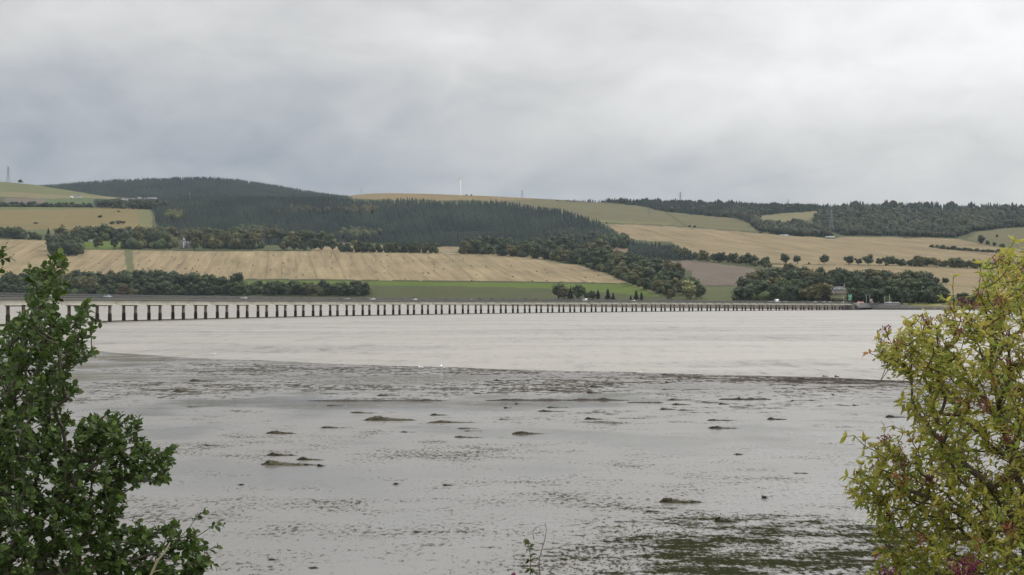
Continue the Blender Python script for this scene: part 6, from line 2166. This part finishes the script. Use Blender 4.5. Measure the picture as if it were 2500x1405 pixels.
for k in range(len(P0)):
    dirn = d[k] + np.array([0, 0, 0.25])
    dirn /= np.linalg.norm(dirn)
    u = np.cross(dirn, (0, 0, 1.0))
    u /= np.linalg.norm(u) + 1e-9
    v = np.cross(dirn, u)
    r0 = sh_rng.random()
    if r0 < 0.70:
        hue = np.array([0.52, 0.47, 0.10])
    elif r0 < 0.92:
        hue = np.array([0.32, 0.38, 0.07])
    elif r0 < 0.98:
        hue = np.array([0.55, 0.43, 0.11])
    else:
        hue = np.array([0.52, 0.25, 0.11])
    # whorls further back along the twig mix in more of the green
    for lev, nl in ((0.0, 6), (0.055, 4), (0.12, 3)):
        a0 = sh_rng.uniform(0, 6.28)
        for j in range(nl):
            ang = a0 + j / nl * 6.283 + sh_rng.uniform(-.3, .3)
            base = P1[k] - dirn * lev + sh_rng.normal(size=3) * 0.004
            dd = dirn * (0.55 - lev) + (math.cos(ang) * u + math.sin(ang) * v) + np.array([0, 0, 0.12]) + sh_rng.normal(size=3) * 0.2
            LP.append(base)
            LD_.append(dd)
            LN.append(np.array([0, -0.1, 1.0]) + sh_rng.normal(size=3) * 0.4)
            LS.append(sh_rng.uniform(0.024, 0.060))
            mixg = sh_rng.random() * (0.35 if lev == 0 else 0.8)
            LC_.append((hue * (1 - mixg) + np.array([0.25, 0.31, 0.06]) * mixg) * sh_rng.uniform(0.75, 1.2))
    # berries mostly towards the top of the shrub
    zt = (P1[k][2] - 4.6) / 1.8
    if sh_rng.random() < 0.015 + 0.26 * max(0, zt):
        bpos.append((P1[k] + dirn * 0.03, dirn, u, v))
lf = Geo()
add_leaves(lf, LP, LD_, LN, np.array(LS), np.array(LC_), leaf_template(4, 0.20, 0.06, 0.30, 0.45))
obj('leaves', lf, leafmat('elder_leaf', (0, 0, 0), (0, 0, 0), 0.5, 0.5, True, 0.25), shr)
print('right leaves', len(LP), 'berry heads', len(bpos))
bg2, stg = Geo(), Geo()
for c0, dr, u, v in bpos[:260]:
    n = sh_rng.integers(14, 26)
    tone = np.array([0.24, 0.030, 0.040]) * sh_rng.uniform(0.5, 1.3) + (np.array([0.05, 0.03, 0.0]) if sh_rng.random() < 0.4 else 0)
    for j in range(n):
        a, rr = sh_rng.uniform(0, 6.28), 0.045 * math.sqrt(sh_rng.random())
        q_ = c0 + (math.cos(a) * u + math.sin(a) * v) * rr + dr * (0.03 - 6 * rr * rr) + sh_rng.normal(size=3) * 0.004
        bg2.add(ico_v * sh_rng.uniform(0.0035, 0.0055) + q_, ico_f, tone * sh_rng.uniform(0.7, 1.3))
        if j % 2 == 0:
            stg.bar(c0 - dr * 0.03, q_, 0.0009)
obj('berries', bg2, leafmat('berry', (0, 0, 0), (0, 0, 0), 0.35, 0.0, True, 0.5), shr, True)
obj('berry_stalks', stg, mat('berry_stalk', (0.22, 0.06, 0.06), 0.7), shr)

# --- small plants at the bottom edge


def sprig(name, label, cat, pts, Z, leaves, colr, r0, lsize, stemcol):
    o0 = px(*pts[0], Z)
    o = thing(name, label, cat, tuple(o0))
    P = np.array([px(a, b_, Z) - o0 for a, b_ in pts])
    obj('stem', Geo().tube(P, np.linspace(r0, r0 * 0.4, len(P)), 6), mat(stemcol[0], stemcol[1], 0.8, 0.2, 5.0), o, True)
    if leaves:
        LP, LD_, LN, LS = [], [], [], []
        for (a, b_, sx, sy) in leaves:
            for _ in range(3):
                LP.append(px(a, b_, Z) - o0)
                LD_.append(np.array([sx + sh_rng.normal() * .5, sh_rng.normal() * .6, -sy + sh_rng.normal() * .4]))
                LN.append(np.array([0, -.3, 1]) + sh_rng.normal(size=3) * .4)
                LS.append(lsize * sh_rng.uniform(0.7, 1.2))
        g_ = Geo()
        add_leaves(g_, LP, LD_, LN, np.array(LS), np.array(colr) * sh_rng.uniform(0.7, 1.3, (len(LP), 1)), leaf_template(3, 0.22, 0.06, 0.2))
        obj('leaves', g_, MATS['elder_leaf'], o)
    return o


sprig('young_plant', 'thin green leafy plant at the bottom centre', 'plant', [(1297, 1470), (1296, 1405), (1294, 1350), (1289, 1320)], 10.0,
      [(1289, 1318, .2, 1), (1287, 1316, -.8, .4), (1293, 1338, -1, 0), (1294, 1342, 1, .2), (1293, 1336, 1, -.6), (1295, 1355, 1, -.2), (1294, 1368, -1, .2), (1294, 1366, 1, .1), (1290, 1364, -1, .6), (1295, 1390, -1, .5), (1296, 1392, -.8, -.5), (1296, 1388, .4, .3)], (0.10, 0.13, 0.035), 0.0035, 0.035, ('green_stem', (0.10, 0.09, 0.04)))
sprig('bare_stem', 'bare brown stem curving up at the bottom centre', 'stem', [(1316, 1470), (1318, 1405), (1316, 1370), (1322, 1345), (1330, 1318), (1334, 1295), (1331, 1275)], 10.0, None, None, 0.004, 0, ('bare_stem', (0.17, 0.12, 0.10)))
sprig('curled_tendril', 'thin curled dry tendril beside the bare stem', 'stem', [(1303, 1317), (1301, 1302), (1305, 1292), (1314, 1285), (1323, 1283), (1331, 1284)], 10.0, None, None, 0.0022, 0, ('dry_tendril', (0.20, 0.16, 0.14)))


def pink_plant(label, x, y, h, n, Z, spread):
    o0 = px(x, y, Z)
    o = thing('pink_flower_plant', label, 'plant', tuple(o0), 0, None)
    gs, gf = Geo(), Geo()
    for _ in range(n):
        a = sh_rng.normal() * spread
        L_ = h * sh_rng.uniform(0.6, 1.05) * Z / F
        e = np.array([math.sin(a) * L_, sh_rng.normal() * 0.03, math.cos(a) * L_])
        gs.tube([(0, 0, -0.05), e * .5 + (0, 0, 0.01), e], [0.004, 0.003, 0.001], 5)
        for t in np.linspace(0.35, 0.9, 5):
            c = e * t + sh_rng.normal(size=3) * 0.008
            gf.add(ico_v * np.array([.006, .006, .011]) + c, ico_f, np.array([0.20, 0.03, 0.10]) * sh_rng.uniform(.5, 1.2))
    obj('stems', gs, mat('red_stem', (0.22, 0.03, 0.04), 0.6), o, True)
    obj('blossom', gf, MATS['berry'], o)


pink_plant('magenta willowherb plant with red stems in the lower right corner', 2352, 1425, 75, 16, 10.2, 0.5)
pink_plant('low reddish pink plant tips at the bottom edge near the centre', 1258, 1428, 34, 7, 10.0, 0.75)
pink_plant('low pinkish plant tips at the foot of the berry shrub', 2170, 1425, 45, 7, 10.6, 0.6)

# ------------------------------------------------------------------ haze
hz = Geo().box((0, 5200, 357), 5200, 5600, 364)
m = bpy.data.materials.new('haze')
m.use_nodes = True
t = m.node_tree
t.nodes.remove(t.nodes['Principled BSDF'])
pv = NG(t).node('ShaderNodeVolumePrincipled', {'Color': (0.74, 0.88, 1.0, 1), 'Density': 1.9e-5, 'Anisotropy': 0.0})
t.links.new(pv.outputs[0], t.nodes['Material Output'].inputs['Volume'])
ho = tag(obj('haze', hz, m), 'thin even haze over the firth and hills', 'haze', None, 'stuff')
zmax = max((mh.location.z + 60), float(GH.max()) + 60)
print('highest ground', GH.max(), 'top of haze', 721)
